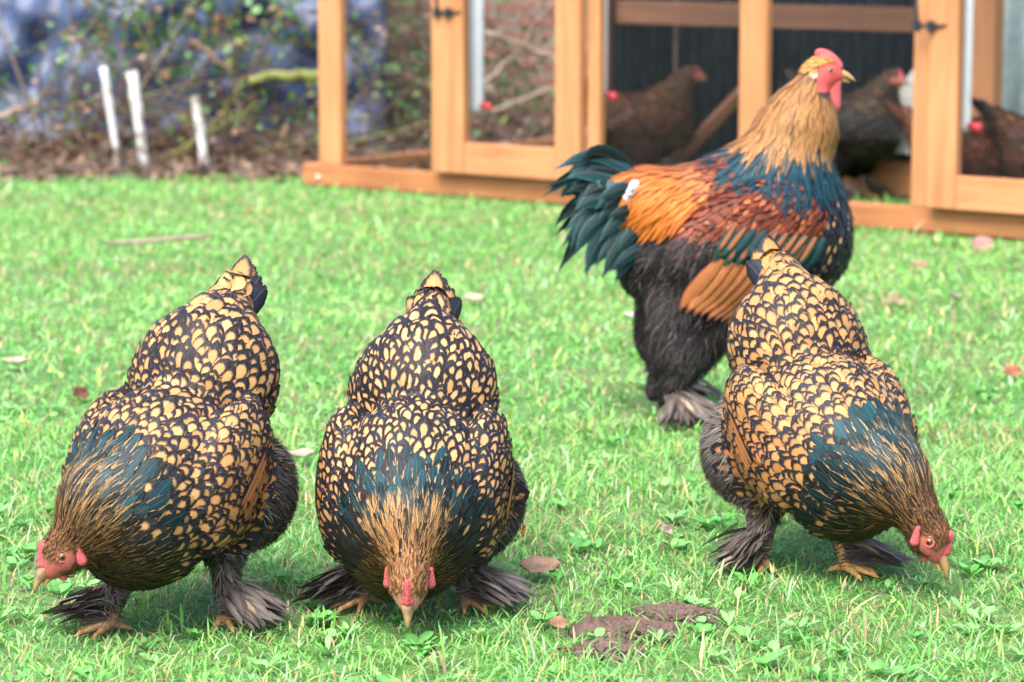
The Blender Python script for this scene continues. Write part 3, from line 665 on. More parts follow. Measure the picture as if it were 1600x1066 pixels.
# ------------------------------------------------------------------ the rooster
def rooster(name, loc, rz):
    s = SDF()
    hc = np.array([.268, 0, .712]); hd = np.array([1, 0, -.08])
    s.ell('back', (.08, 0, .42), (.21, .115, .125), rotY(-14), .04)
    s.ell('breast', (.215, 0, .40), (.115, .115, .15), rotY(-20), .05)
    for sg in (-1, 1):
        s.ell('wing', (.095, sg * .115, .385), (.165, .042, .10), rotZ(-sg * 3) @ rotY(-20), .018)
        s.ell('fluff', (.0, sg * .07, .25), (.09, .06, .13), rotY(12), .03)
        s.ell('fluff', (-.03, sg * .078, .165), (.064, .048, .066), None, .02)
        s.cone('shank', (-.035, sg * .08, .13), (-.058, sg * .08, .045), .026, .015, .012)
    s.ell('fluff', (.06, 0, .27), (.13, .10, .10), None, .04)
    s.ell('fluff', (-.075, 0, .345), (.065, .08, .09), rotY(20), .03)
    s.ell('saddle', (-.075, 0, .44), (.105, .088, .075), rotY(8), .03)
    s.cone('rump', (-.12, 0, .45), (-.175, 0, .475), .06, .03, .03)
    n1 = np.array([.175, 0, .50]); n2 = np.array([.222, 0, .605]); n3 = np.array([.25, 0, .69])
    s.cone('neck', n1, n2, .100, .070, .05, 1.05); s.cone('neck', n2, n3, .078, .036, .03, 1.05)
    spine = np.array([(.33, 0, .70), hc, n2, n1 + [-.03, 0, .0], (.04, 0, .50), (-.08, 0, .49), (-.25, 0, .52)])
    dn = lambda p, n, f: f * .35 + np.array([-.25, 0, -.85])
    def hack(p, a, N):
        z = p[:, 2]; t = np.clip((.600 - z) / .02 + RNG.normal(size=N) * .45, 0, 1)
        cen = lerp((.15, .068, .024), (.003, .034, .048), t); cen = cen * (1 + .16 * RNG.normal(size=(N, 1))).clip(.6, 1.5); ed = lerp((.33, .16, .055), (.005, .026, .042), t)
        dk = RNG.random(N) < .16; cen[dk] = cen[dk] * .25
        return cen, ed, .35
    def saddle_col(p, a, N): c = lerp((.28, .10, .04), (.46, .125, .018), (.53 - p[:, 2]) / .035) * (1 + .12 * RNG.normal(size=(N, 1))); return c, c * .9, .2
    def wing_col(p, a, N):
        t = np.clip(((.385 + (.09 - p[:, 0]) * -.12) - p[:, 2]) / .022 + RNG.normal(size=N) * .35, 0, 1)
        c = lerp((.13, .026, .012), (.006, .05, .05), t); c = c * (1 + .25 * RNG.normal(size=(N, 1))).clip(.4, 1.8); m = RNG.random(N) < .22; c[m] = shade((.30, .085, .03), m.sum()); e = lerp((.06, .02, .012), BLK, t)
        return c, e, .22
    def breast_col(p, a, N):
        c = shade((.012, .013, .02), N, .3); m = RNG.random(N) < .25; c[m] = shade((.42, .24, .11), m.sum()); return c, shade((.012, .013, .02), N, .3), .62
    def fl_col(p, a, N):
        c = shade((.02, .0175, .0175), N, .3, .08) * (1.3 + .9 * smooth_noise(p[:, 0] + p[:, 1], p[:, 2], 30, 8))[:, None].clip(.5, 3.2); m = RNG.random(N) < .1; c[m] = shade((.12, .095, .085), m.sum(), .3); return c
    def tailcov(p, a, N): c = shade((.008, .035, .035), N, .3); return c, shade((.02, .09, .08), N, .2), .15
    rules = {
        'hackle_feathers': dict(tags=['neck'], camber=.05, space=.0060, L=lambda p, a: .042 + .05 * np.clip((a - 1.0) / 1.4, 0, 1), W=lambda p, a: .0026 + .0026 * np.clip((a - 1) / 1.5, 0, 1), lift=.07, mess=.09, prof=LANCE, grav=.5, flow=lambda p, n, f: f * .5 + np.array([-.12, 0, -.8]), col=hack),
        'head_feathers': dict(tags=['head'], space=.0042, L=.018, W=.0024, lift=.12, mess=.12, prof=LANCE, col=lambda p, a, N: (shade((.42, .19, .05), N), shade((.3, .13, .04), N), .3)),
        'back_feathers': dict(tags=['back'], space=.009, L=.05, W=.0062, lift=.12, mess=.1, prof=LANCE, flow=lambda p, n, f: f * .6 + np.array([-.4, 0, -.4]), col=lambda p, a, N: (shade((.16, .04, .018), N, .3), shade((.09, .022, .012), N), .3), where=lambda p, g, a: (a > 2.2) & (p[:, 0] > .03)),
        'saddle_feathers': dict(tags=['saddle', 'back'], space=.0060, L=.075, W=.0036, lift=.09, mess=.08, prof=LANCE, stick=.6, flow=lambda p, n, f: np.array([-.55, 0, -.75]) + 0 * f, col=saddle_col, where=lambda p, g, a: (p[:, 0] < .045) & (p[:, 2] > .43)),
        'wing_coverts': dict(tags=['wing'], space=.0082, L=.038, W=.0058, lift=.16, mess=.2, flow=lambda p, n, f: np.array([-.65, 0, -.6]) + 0 * f, col=wing_col, prof=LANCE * .5 + ROUND * .5, where=lambda p, g, a: p[:, 2] > .335),
        'breast_feathers': dict(tags=['breast'], space=.0115, L=.036, W=.0095, lift=.12, mess=.12, flow=lambda p, n, f: np.array([-.35, 0, -.8]) + 0 * f, col=breast_col),
        'thigh_fluff': dict(tags=['fluff', 'wing'], hair=True, n=15000, space=.0046, L=.046, W=.0015, lift=.32, mess=.35, flow=dn, col=fl_col, where=lambda p, g, a: p[:, 2] < .40),
        'shank_fluff': dict(tags=['shank'], hair=True, n=1800, space=.0044, L=.026, W=.0014, lift=.35, mess=.3, flow=dn, col=fl_col),
        'tail_coverts': dict(tags=['rump', 'saddle'], space=.011, L=.085, W=.011, lift=.16, mess=.14, stick=.3, flow=lambda p, n, f: np.array([-.8, 0, .05]) + n * .2, col=tailcov, where=lambda p, g, a: p[:, 0] < -.125),
    }
    spec = dict(sdf=s, spine=spine, hc=hc, hd=hd, rules=rules, HS=1.3, cock=True, cand=90000, h=.007, face=(.5, .07, .065))
    root, sd_ = build_bird(name, loc, rz, spec)
    rr = random.Random(5)
    # tail: main tail feathers, drooping sickles and loose coverts, right and left
    for sg in (-1, 1):
        for i in range(13):
            t = i / 12 + rr.gauss(0, .05); st = np.array([-.125 - .015 * t, sg * (.010 + .035 * t), .505 - .075 * t]); ln = .158 * rr.uniform(.75, 1.1)
            an = R(158 + 34 * t + rr.gauss(0, 9)); dv = np.array([math.cos(an), sg * .22 * rr.uniform(.3, 1.3), math.sin(an)]); mid = st + dv * ln * .6; end = st + dv * ln + np.array([rr.uniform(-.005, .03), 0, -.035 - .03 * rr.random()])
            g = .5 + .9 * rr.random(); blade('tail_feather', bez(st, mid + [0, 0, .014], end, 11), (.12, sg, .25 + rr.gauss(0, .2)), .0205 * rr.uniform(.8, 1.15), SICKLE, (.005 * g, .019 * g, .021 * g, .22), (.009 * g, .042 * g, .042 * g, rr.random()), root, .3)
        for i in range(16):
            st = np.array([-.10 - .05 * rr.random(), sg * (.03 + .04 * rr.random()), .49 - .13 * rr.random()]); an = R(175 + 60 * rr.random()); ln = rr.uniform(.06, .10); dv = np.array([math.cos(an), sg * .25, math.sin(an)])
            g = .5 + 1.0 * rr.random(); blade('tail_covert', bez(st, st + dv * ln * .55 + [0, sg * .01, .006], st + dv * ln + [0, 0, -.02], 8), (.1, sg, .2), .0135, SICKLE, (.005 * g, .018 * g, .019 * g, .2), (.01 * g, .05 * g, .045 * g, rr.random()), root, .3)
    for i in range(5):
        st = np.array([-.12, (i - 2) * .010, .505]); k = rr.uniform(.8, 1.1); pts = bez(st, st + np.array([-.085, 0, .075 - .010 * i]) * k, st + np.array([-.165 - .006 * i, (i - 2) * .02, .035 - .022 * i]) * k, 11)
        blade('sickle_feather', pts, (.15, 1 if i > 1 else -1, .4), .014, SICKLE, (.007, .028, .033, .25), (.014, .06, .07, rr.random()), root, .3)
    for i in range(3):        # a few torn white feathers near the tail base
        st = np.array([-.125 - .009 * i, -.088, .497 - .016 * i]); pts = bez(st, st + [-.012, -.008, .006], st + [-.026 + .008 * i, -.01, -.020 + .01 * i], 6)
        o = blade('white_feather', pts, (.1, -1, .3), .0085, SICKLE, (.42, .44, .48, .1), (.36, .38, .42, rr.random()), root, .2)
    # chestnut flight feathers on each folded wing, laid over the fluff, and the teal bar above them
    lay = lambda pts, need: lay_on(sd_, pts, need)
    for sg in (-1, 1):
        for i in range(11):
            t = i / 10; st = np.array([.03 + .19 * t, sg * .16, .352 - .045 * t]); en = np.array([-.052 + .145 * t, sg * .14, .238 - .036 * t + .006 * rr.random()])
            pts = lay(bez(st, (st + en) / 2 + [-.005, 0, .006], en, 10), .0185 - .0006 * i); pts[-3:, 1] += sg * np.array([.002, .004, .006])
            g = .85 + .3 * rr.random(); blade('wing_feather', pts, (0, sg, .12), .0165, TAILP, (.31 * g, .108 * g, .038 * g, .16), (.07, .022, .010, rr.random()), root, .14)
        for row in range(2):
            for i in range(10):
                t = i / 9; st = np.array([.055 + .19 * t, sg * .16, .40 - .03 * t + .018 * (1 - row)]); en = st + np.array([-.042, 0, -.055])
                en = en + np.array([rr.gauss(0, .006), 0, rr.gauss(0, .006)]); pts = lay(bez(st, (st + en) / 2, en, 7), .022 + .003 * (1 - row))
                blade('wing_bar_feather', pts, (0, sg, .2), .0095, TAILP, (.24, .075, .028, .55) if rr.random() < .65 else (.003, .028, .031, .2), (.004, .020 + .02 * rr.random(), .026, rr.random()), root, .25)
    add_leg(root, (-.055, -.08, .004), (-.035, -.08, .12), -8, 1.25, -1, True, 77, 1.3, 110)
    add_leg(root, (-.01, .085, .004), (-.03, .08, .12), 10, 1.25, 1, True, 78, 1.3, 110)
    return root

# ================================================================== setting
g = mesh_obj('lawn', [(-40, -20, 0), (40, -20, 0), (40, 60, 0), (-40, 60, 0)], [(0, 1, 2, 3)], M['lawn'], smooth=False); tag(g, kind='structure')
P0, P1 = G(474, 290), G(1600, 378)
UA = math.atan2(P1[1] - P0[1], P1[0] - P0[0]); UX = np.array([math.cos(UA), math.sin(UA), 0]); UY = np.array([-math.sin(UA), math.cos(UA), 0])
def CP(px, py, y=0.0):
    """pixel -> (along, height) on the coop's front plane shifted y metres inwards"""
    d = ray(px, py); o = np.array([0, 0, CAM_H]); q = P0 + UY * y; k = ((q - o) @ UY) / (d @ UY); h = o + k * d
    return (h - P0) @ UX, h[2]
def c2w(s, y, z): return P0 + UX * s + UY * y + np.array([0, 0, z])
def w2c(P): v = P - P0; return v @ UX, v @ UY
def smooth_noise(x, y, f, seed=0):
    r = np.random.default_rng(seed); out = 0
    for i in range(5):
        a, b, c = r.normal(size=2) * f, r.normal(size=2) * f, r.random() * 6.28
        out = out + np.sin(a[0] * x + a[1] * y + c) * np.cos(b[0] * x - b[1] * y + c * 2)
    return out / 2.2
DIRT = [(G(975, 990), .075, .055, .15), (G(1050, 968), .06, .04, -.2), (G(950, 1022), .05, .04, 0)]
def dirt_mask(P):
    m = np.zeros(len(P))
    for c, a, b, t in DIRT:
        x, y = P[:, 0] - c[0], P[:, 1] - c[1]; x, y = x * math.cos(t) + y * math.sin(t), -x * math.sin(t) + y * math.cos(t)
        m = np.maximum(m, 1.25 - ((x / a) ** 2 + (y / b) ** 2))
    return m + .35 * smooth_noise(P[:, 0], P[:, 1], 22, 4) * (m > 0)
# bare scratched soil: an uneven patch with clods
def soil_patch():
    V, F = [], []; x0, x1, y0, y1 = .1, .62, 3.62, 4.35; nx, ny = 120, 130
    xs, ys = np.linspace(-.02, .5, nx), np.linspace(3.7, 4.3, ny); X, Y = np.meshgrid(xs, ys, indexing='ij'); P = np.c_[X.ravel(), Y.ravel()]
    m = np.clip(dirt_mask(P), 0, 1); z = .004 - .02 * (m < .03) + m * (.004 + .005 * smooth_noise(P[:, 0], P[:, 1], 60, 1) + .009 * smooth_noise(P[:, 0], P[:, 1], 140, 2) + .013 * RNG.random(len(P)))
    ii = np.arange(nx * ny).reshape(nx, ny); F = np.stack([ii[:-1, :-1], ii[1:, :-1], ii[1:, 1:], ii[:-1, 1:]], -1).reshape(-1, 4)
    o = mesh_obj('bare_soil', np.c_[P, z], F, M['soil']); tag(o, kind='structure')
    A = Acc()
    for i in range(1500):
        c, a, b, t = DIRT[random.choice((0, 0, 0, 1, 1, 2))]; q = np.array([c[0] + random.gauss(0, a * .5), c[1] + random.gauss(0, b * .5)])
        mk = float(dirt_mask(q[None])[0]); zz = .005 + .011 * min(max(mk, 0), 1)
        if mk < -.05: continue
        bm = bmesh.new(); bmesh.ops.create_icosphere(bm, subdivisions=1, radius=random.uniform(.0015, .0055) * (1.6 if random.random() < .08 else 1))
        A.add([(v.co.x * random.uniform(.7, 1.3) + q[0], v.co.y * random.uniform(.7, 1.3) + q[1], v.co.z * random.uniform(.6, 1.1) + zz) for v in bm.verts], [[v.index for v in f.verts] for f in bm.faces]); bm.free()
    o = A.build('soil_crumbs', M['soil'], None, False); tag(o, 'brown crumbs of scratched soil on the bare patch', 'soil', kind='stuff')
soil_patch()
SENDG = CP(1600, 360)[0] + 1.3
def lawn_ok(P, dirt=.35):
    s, y = w2c(np.c_[P, np.zeros(len(P))]); ok = ~((y > -.04) & (y < 3) & (s > -.05)) | ((y > .45) & (y < .95) & (s > 1.4) & (s < 2.45)) | (s > SENDG) & (y < 1.6)
    far = P[:, 1] < 11.15 + .12 * smooth_noise(P[:, 0], P[:, 1], 3, 9)
    return ok & far & (dirt_mask(P) + .38 * RNG.normal(size=len(P)) < dirt)
def scatter(n, y0, y1, marg=1.45):
    out = []
    y = y0 + (y1 - y0) * RNG.random(n * 2); hw = .18 * y + marg; keep = RNG.random(n * 2) < hw / (.18 * y1 + marg); y = y[keep][:n]; hw = hw[keep][:n]
    return np.c_[(RNG.random(len(y)) * 2 - 1) * hw, y]
def grass(name, P, Lmin, Lmax, W, lean, label, tall=.04, dry=.16):
    N = len(P); L = (Lmin + (Lmax - Lmin) * RNG.random(N) ** 1.6); patch = smooth_noise(P[:, 0], P[:, 1], 3.2, 3); p2 = smooth_noise(P[:, 0], P[:, 1], 11, 6)
    L *= 1 + .28 * p2; fd = np.min([np.hypot(P[:, 0] - q[0], P[:, 1] - q[1]) for q in FEET], 0); L *= .55 + .45 * np.clip((fd - .06) / .1, 0, 1); t = RNG.random(N) < tall; L[t] *= 1.9; az = RNG.random(N) * 6.283; ln = lean * (.3 + RNG.random(N)) * np.where(t, .6, 1)
    d = np.c_[np.cos(az), np.sin(az)]; bz = az + 1.57 + RNG.normal(size=N) * .5; b = np.c_[np.cos(bz), np.sin(bz), np.zeros(N)]; w_ = W * RNG.uniform(.6, 1.35, N) * np.where(t, 1.5, 1)
    V = np.empty((N, 7, 3)); base = np.c_[P, np.full(N, -.002)]
    for k, (v, wd) in enumerate(((0, .7), (.45, 1.0), (.8, .65))):
        c = base + np.c_[d * (L * ln * v ** 1.7)[:, None], L * v * (1 - .30 * ln * v)]; V[:, 2 * k] = c - b * (w_ * wd)[:, None]; V[:, 2 * k + 1] = c + b * (w_ * wd)[:, None]
    V[:, 6] = base + np.c_[d * (L * ln)[:, None], L * (1 - .34 * ln)]
    f = np.array([(0, 1, 3), (0, 3, 2), (2, 3, 5), (2, 5, 4), (4, 5, 6)]); F = (f[None] + (np.arange(N) * 7)[:, None, None]).reshape(-1, 3)
    q = np.clip(.45 + .35 * patch + .28 * RNG.normal(size=N), 0, 1)[:, None]
    c = np.array(GR[0]) * (1 - q) + np.array(GR[1]) * q
    yl = RNG.random(N) < .10; c[yl] = np.array(GR[2]) * RNG.uniform(.8, 1.2, (yl.sum(), 1)); bl = RNG.random(N) < .16; c[bl] = np.array(GR[3]) * RNG.uniform(.7, 1.2, (bl.sum(), 1))
    dr = RNG.random(N) < dry * (1 + 1.6 * np.clip(-patch - .2, 0, 1)); c[dr] = np.array([.42, .33, .17]) * RNG.uniform(.5, 1.2, (dr.sum(), 1)); c *= RNG.uniform(.75, 1.2, (N, 1))
    o = mesh_obj(name, V.reshape(-1, 3), F, M['grass'], None, True, {'ca': np.c_[np.repeat(c, 7, 0), np.ones(N * 7)]}); tag(o, label, 'grass', kind='stuff'); return o
FEET = [G(*q) for q in ((160, 990), (360, 962), (95, 995), (410, 955), (545, 950), (745, 940), (1205, 868), (1310, 905), (1370, 895), (1150, 870), (1045, 650), (1110, 645), (645, 985), (70, 930), (1455, 900))]
GR = [(.11, .33, .06), (.23, .50, .12), (.37, .50, .12), (.33, .49, .25)]
P = scatter(180000, 3.0, 5.7); P = P[lawn_ok(P)]; grass('grass', P, .012, .042, .00125, 1.3, 'short bright green grass blades around the hens')
P = scatter(172000, 5.6, 11.4); P = P[lawn_ok(P)]; grass('grass', P, .012, .034, .0024, 1.25, 'soft bright green lawn reaching back to the coop', .03, .18)
# broad-leaved weeds between the blades
def weeds():
    n = 3600; P = scatter(n, 3.3, 6.2, .7); k = RNG.random(len(P)) < np.clip(1.25 - (P[:, 1] - 3.4) / 1.5, .12, 1) * np.clip(.7 + .9 * smooth_noise(P[:, 0], P[:, 1], 5, 12), .08, 1); P = P[k]; P = P[lawn_ok(P, .2)]
    VV, FF, CC = [], [], []; no = 0
    rows = [(0, .12), (.25, .55), (.5, .95), (.75, .85), (.92, .45), (1, .05)]
    for p in P:
        nl = random.randint(4, 8); a0 = random.random() * 6.28; sz = random.uniform(.010, .029); asp = random.uniform(.16, .36); base = np.array([.07, .28, .04]) * (1 - (q := random.random())) + np.array([.20, .43, .13]) * q
        for l in range(nl):
            a = a0 + 6.283 * l / nl + random.gauss(0, .3); L = sz * random.uniform(.7, 1.25); up = random.uniform(.25, .95); d = np.array([math.cos(a), math.sin(a)]); b = np.array([-d[1], d[0], 0])
            st = np.array([p[0], p[1], .004]); cc = base * random.uniform(.75, 1.2)
            for v, wd in rows:
                c = st + np.array([*(d * L * v), L * up * (v - .55 * v * v) + .008 * v])
                for s_ in (-1, 0, 1): VV.append(c + b * s_ * wd * L * asp + np.array([0, 0, .18 * abs(s_) * wd * L * asp])); CC.append((*cc * (1.15 if s_ == 0 else 1), 1))
            for i in range(5):
                for j in range(2): FF.append((no + i * 3 + j, no + i * 3 + j + 1, no + i * 3 + j + 4, no + i * 3 + j + 3))
            no += 18
    o = mesh_obj('weed_leaves', np.array(VV), np.array(FF), M['weed'], None, True, {'ca': np.array(CC)}); tag(o, 'low rosettes of oval grey green weed leaves in the lawn', 'weeds', kind='stuff')
weeds()

# ================================================================== chicken coop
coop = empty('chicken_coop', P0, UA)
tag(coop, 'orange stained timber chicken coop with wire panels and framed doors on the lawn', 'chicken coop')
def member(name, s0, s1, y0, y1, z0, z1, mat='wood', parent=None, bev=.004):
    o = box(name, (s0, y0, z0), (s1, y1, z1), M[mat], parent or coop, bev)
    d = np.array([s1 - s0, y1 - y0, z1 - z0]); o['grain'] = 1.0 if d[2] == d.max() else 0.0
    if d[1] == d.max(): o['grain'] = 0.0
    return o
sx = lambda px, py, y=0.0: CP(px, py, y)[0]
TOP = 1.95; SEND = sx(1600, 360) + 1.25
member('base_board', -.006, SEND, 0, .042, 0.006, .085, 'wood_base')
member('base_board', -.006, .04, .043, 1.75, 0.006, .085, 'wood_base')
b = sphere_obj('bolt', (sx(497, 279), -.003, .035), .011, M['steel'], coop, (1, .45, 1))
sa, sb = sx(498, 240), sx(532, 240)
member('corner_post', sa, sb, .001, .039, .086, TOP)
s1a, s1b = sx(678, 240, -.03), sx(727, 200, -.03); s1c, s1d = sx(870, 200, -.03), sx(908, 200, -.03)
# framed door one, hung in front of the frame
def door(s0, s0b, s1a_, s1_, zb, zt, latch_s):
    d = empty('door', (0, 0, 0), 0, coop)
    member('stile', s0, s0b, -.045, -.002, zb, TOP - .1, 'wood', d); member('stile', s1a_, s1_, -.045, -.002, zb, TOP - .1, 'wood', d)
    member('rail', s0b + .001, s1a_ - .001, -.043, -.004, zb, zt, 'wood', d); member('rail', s0b + .001, s1a_ - .001, -.043, -.004, TOP - .2, TOP - .1, 'wood', d)
    A = Acc()
    for pts, r in (([(latch_s - .045, -.05, 0), (latch_s + .05, -.05, .002)], .007), ([(latch_s + .05, -.05, .002), (latch_s + .075, -.05, .006)], .004)):
        V, F = tube(pts, r, 8); A.add(V, F)
    for dx in (-.03, .022):
        bm = bmesh.new(); bmesh.ops.create_cube(bm, size=1); A.add([(v.co.x * .022 + latch_s + dx, v.co.y * .018 - .052, v.co.z * .036) for v in bm.verts], [[v.index for v in f.verts] for f in bm.faces]); bm.free()
    V, F = tube([(latch_s - .03, -.05, .0), (latch_s - .032, -.052, .05), (latch_s - .036, -.052, .12)], .006, 6); A.add(V, F)
    l = A.build('latch', M['black'], d, False); l.location = (0, 0, CP(690, 20, -.05)[1]); return d
def mesh_panel(s0, s1, z0, z1, y, parent, step=.0145, w=.00035):
    A = Acc()
    for s in np.arange(s0, s1, step): A.add(*tube([(s, y, z0), (s, y, z1)], w, 4, False))
    for z_ in np.arange(z0, min(z1, .95), step): A.add(*tube([(s0, y + .0012, z_), (s1, y + .0012, z_)], w, 4, False))
    for z_ in np.arange(.95, z1, step * 4): A.add(*tube([(s0, y + .0012, z_), (s1, y + .0012, z_)], w, 4, False))
    o = A.build('wire_mesh', M['wire'], parent, False); o['kind'] = 'stuff'; return o
zr0, zr1 = CP(800, 277, -.03)[1], CP(800, 228, -.03)[1]
d1 = door(s1a, s1b, s1c, s1d, zr0, zr1, sx(693, 20, -.05))
mesh_panel(s1b, s1c, zr1, 1.75, -.02, d1); mesh_panel(sb, s1a, .086, TOP, .05, coop)
s2a, s2b = s1d + .004, sx(936, 200)
member('post', s2a, s2b, -.001, .038, .086, TOP)
s3a, s3b = sx(1154, 120), sx(1196, 120); member('post', s3a, s3b, .001, .039, .086, TOP)
s4a, s4b = sx(1424, 250), sx(1456, 250); member('post', s4a, s4b, -.001, .038, .086, TOP)
s5a, s5b = s4b + .004, sx(1496, 250, -.03); zq0, zq1 = CP(1540, 331, -.03)[1], CP(1540, 278, -.03)[1]
d2 = door(s5a, s5b, s5b + .42, s5b + .50, zq0, zq1, sx(1446, 18, -.05)); mesh_panel(s5b, s5b + .42, zq1, 1.75, -.02, d2)
member('corner_post', SEND - .09, SEND - .001, .001, .039, .086, TOP); member('base_board', SEND - .046, SEND - .001, .043, 1.5, .006, .085, 'wood_base')
member('top_rail', sa, SEND - .001, .001, .039, TOP + .001, TOP + .09); mesh_panel(s5b + .505, SEND - .09, .086, TOP, .05, coop)
mesh_panel(s2b + .01, s3a, .086, TOP, .06, coop); mesh_panel(s3b, s4a, .30, TOP, .06, coop)
# white drinker pipes with red cups, just inside the wire
def drinker(px0, px1, py, y, cx, cy, label):
    s0, z0 = CP((px0 + px1) / 2, py, y); r = abs(sx(px1, py, y) - sx(px0, py, y)) / 2 * .8
    o = empty('drinker_pipe', c2w(s0, y, 0), UA); tag(o, label, 'drinker', 'pipe drinkers on the coop')
    V, F = tube([(0, 0, z0), (0, 0, z0 + .02), (0, 0, TOP - .12)], [r * .9, r, r], 16); mesh_obj('pipe', np.array(V), F, M['pvc'], o)
    cs, cz = CP(cx, cy, y); s = SDF().cone('x', (cs - s0 - .012, -.01, cz), (cs - s0 + .012, -.012, cz - .004), .012, .017, .01).cone('x', (0, 0, z0 + .02), (cs - s0, -.008, cz), .008, .008, .01)
    sdf_obj('drinker_cup', s, .004, M['red'], o)
drinker(734, 756, 176, .10, 762, 165, 'white drinker pipe with red cup behind the door by the corner panel')
drinker(928, 949, 158, .10, 957, 149, 'white drinker pipe mostly hidden behind the wide double post, red cup showing')
drinker(1500, 1517, 206, .10, 1525, 197, 'white drinker pipe with red cup in front of the pale corrugated sheet')
member('inner_post', sx(1517, 120, .5), sx(1552, 120, .5), .5, .57, .0, TOP - .05, 'wood')
# corrugated sheets
def corrugated(name, s0, s1, y, z0, z1, mat, pitch=.06, amp=.011, axis='x'):
    n = int((s1 - s0) / pitch * 8) + 1; xs = np.linspace(s0, s1, n); V, F = [], []
    for k, z_ in enumerate((z0, z1)):
        for x in xs:
            yy = y + amp * math.sin(2 * math.pi * x / pitch); V.append((x, yy, z_) if axis == 'x' else (yy, x, z_))
    F = [(i, i + 1, n + i + 1, n + i) for i in range(n - 1)]
    o = mesh_obj(name, V, F, M[mat], coop); md = o.modifiers.new('thick', 'SOLIDIFY'); md.thickness = .0015; return o
# the dark henhouse end: floor, back and side sheets, roof
hs0, hs1 = sx(1040, 120, 1.35), SEND
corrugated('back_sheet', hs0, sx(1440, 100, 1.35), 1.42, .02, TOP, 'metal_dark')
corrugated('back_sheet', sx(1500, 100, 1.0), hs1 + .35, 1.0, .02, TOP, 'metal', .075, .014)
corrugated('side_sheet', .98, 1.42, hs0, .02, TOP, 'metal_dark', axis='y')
rf = corrugated('roof_sheet', s2a - .2, hs1 + .3, .7, 0, 1, 'metal')
for v in rf.data.vertices:
    a = v.co.z; amp = v.co.y - .7; v.co.y = -.15 + 1.75 * a; v.co.z = TOP + .13 + amp + .02 * a
member('header', s2b, s4a, .08, .12, TOP - .12, TOP, 'wood')
zb0, zb1 = CP(1250, 46, 1.0)[1], CP(1250, 8, 1.0)[1]
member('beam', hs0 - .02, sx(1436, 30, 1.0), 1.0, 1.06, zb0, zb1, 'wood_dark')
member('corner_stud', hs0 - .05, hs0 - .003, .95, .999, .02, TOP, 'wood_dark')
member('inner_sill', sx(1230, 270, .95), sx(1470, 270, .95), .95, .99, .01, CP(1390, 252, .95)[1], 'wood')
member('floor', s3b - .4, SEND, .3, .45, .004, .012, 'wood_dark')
# leaning perch plank
a, e = np.array([sx(1030, 262, .8), .8, .03]), np.array([sx(1168, 135, .8), .8, CP(1168, 135, .8)[1]])
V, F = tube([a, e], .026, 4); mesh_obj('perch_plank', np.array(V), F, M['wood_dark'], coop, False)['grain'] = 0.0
# pale nest box with a sloping side
A = Acc(); n0, n1 = sx(1378, 235, .9), sx(1436, 235, .9); z0_, z1_ = CP(1400, 240, .9)[1], CP(1415, 90, .9)[1]; zm = CP(1380, 170, .9)[1]; nm = sx(1382, 160, .9)
prof = [(n0, z0_), (n1 + .1, z0_), (n1 + .1, z1_ + .05), (n1, z1_), (nm, zm)]
m_ = len(prof); A.add([(x, .9, z_) for x, z_ in prof] + [(x, 1.2, z_) for x, z_ in prof], [tuple(range(m_)), tuple(range(2 * m_ - 1, m_ - 1, -1))] + [(i, i + m_, (i + 1) % m_ + m_, (i + 1) % m_) for i in range(m_)])
nb = A.build('nest_box', M['box_white'], None, False); nb.location = P0; nb.rotation_euler = (0, 0, UA); tag(nb, 'pale box with a sloping side standing inside the dark coop', 'nest box')
# red feeder on the coop floor
s = SDF(); fx, fz = CP(1107, 246, .8); prof = [(0, .0), (.07, .0), (.078, .02), (.062, .03), (.05, .07), (.03, .085), (0, .088)]
V, F = [], []; K_ = 18
for r_, z_ in prof:
    for j in range(K_): V.append((r_ * math.cos(6.2832 * j / K_), r_ * math.sin(6.2832 * j / K_), z_))
for i in range(len(prof) - 1):
    for j in range(K_): F.append((i * K_ + j, i * K_ + (j + 1) % K_, (i + 1) * K_ + (j + 1) % K_, (i + 1) * K_ + j))
fd = mesh_obj('poultry_feeder', V, F, M['red']); q = c2w(fx, .8, max(fz - .04, .004)); fd.location = (q[0], q[1], .006); tag(fd, 'red plastic feeder on the ground inside the coop', 'feeder')

# ================================================================== behind: brick wall, tarp, brambles, stakes
wall = empty('brick_wall', (0, 13.4, 0)); tag(wall, 'weathered red brick garden wall behind the coop and brambles', 'wall')
box('mortar_bed', (-1.6, .03, 0), (2.2, .3, 2.2), M['mortar'], wall, 0)
bme = box_mesh(.205, .10, .058, .005); bme.name = 'brick'; bme.materials.append(M['brick'])
for row in range(13):
    for c in range(15):
        x = -1.5 + c * .217 + (row % 2) * .108
        if x > 1.7: continue
        o = bpy.data.objects.new('brick', bme); o.location = (x, .076 + random.uniform(-.004, .004), .04 + row * .069); o.rotation_euler = (0, 0, random.gauss(0, .008)); link(o, wall)
# blue tarpaulin hung over the bank
def tarp():
    nx, nz = 140, 50; xs, zs = np.linspace(-6.5, -.55, nx), np.linspace(0, 1, nz); X, Z = np.meshgrid(xs, zs, indexing='ij')
    Y = 12.3 + .55 * Z + .10 * smooth_noise(X * 1.0, Z * 2.5, 3.2, 21) + .06 * smooth_noise(X, Z * 2, 9, 22) + .03 * smooth_noise(X * 2.2, Z * 1.2, 16, 23)
    ii = np.arange(nx * nz).reshape(nx, nz); F = np.stack([ii[:-1, :-1], ii[1:, :-1], ii[1:, 1:], ii[:-1, 1:]], -1).reshape(-1, 4)
    o = mesh_obj('tarpaulin', np.c_[X.ravel(), Y.ravel(), (Z * 1.7).ravel()], F, M['tarp']); md = o.modifiers.new('t', 'SOLIDIFY'); md.thickness = .004
    tag(o, 'crumpled blue tarpaulin hanging behind the brambles', 'tarpaulin')
tarp()
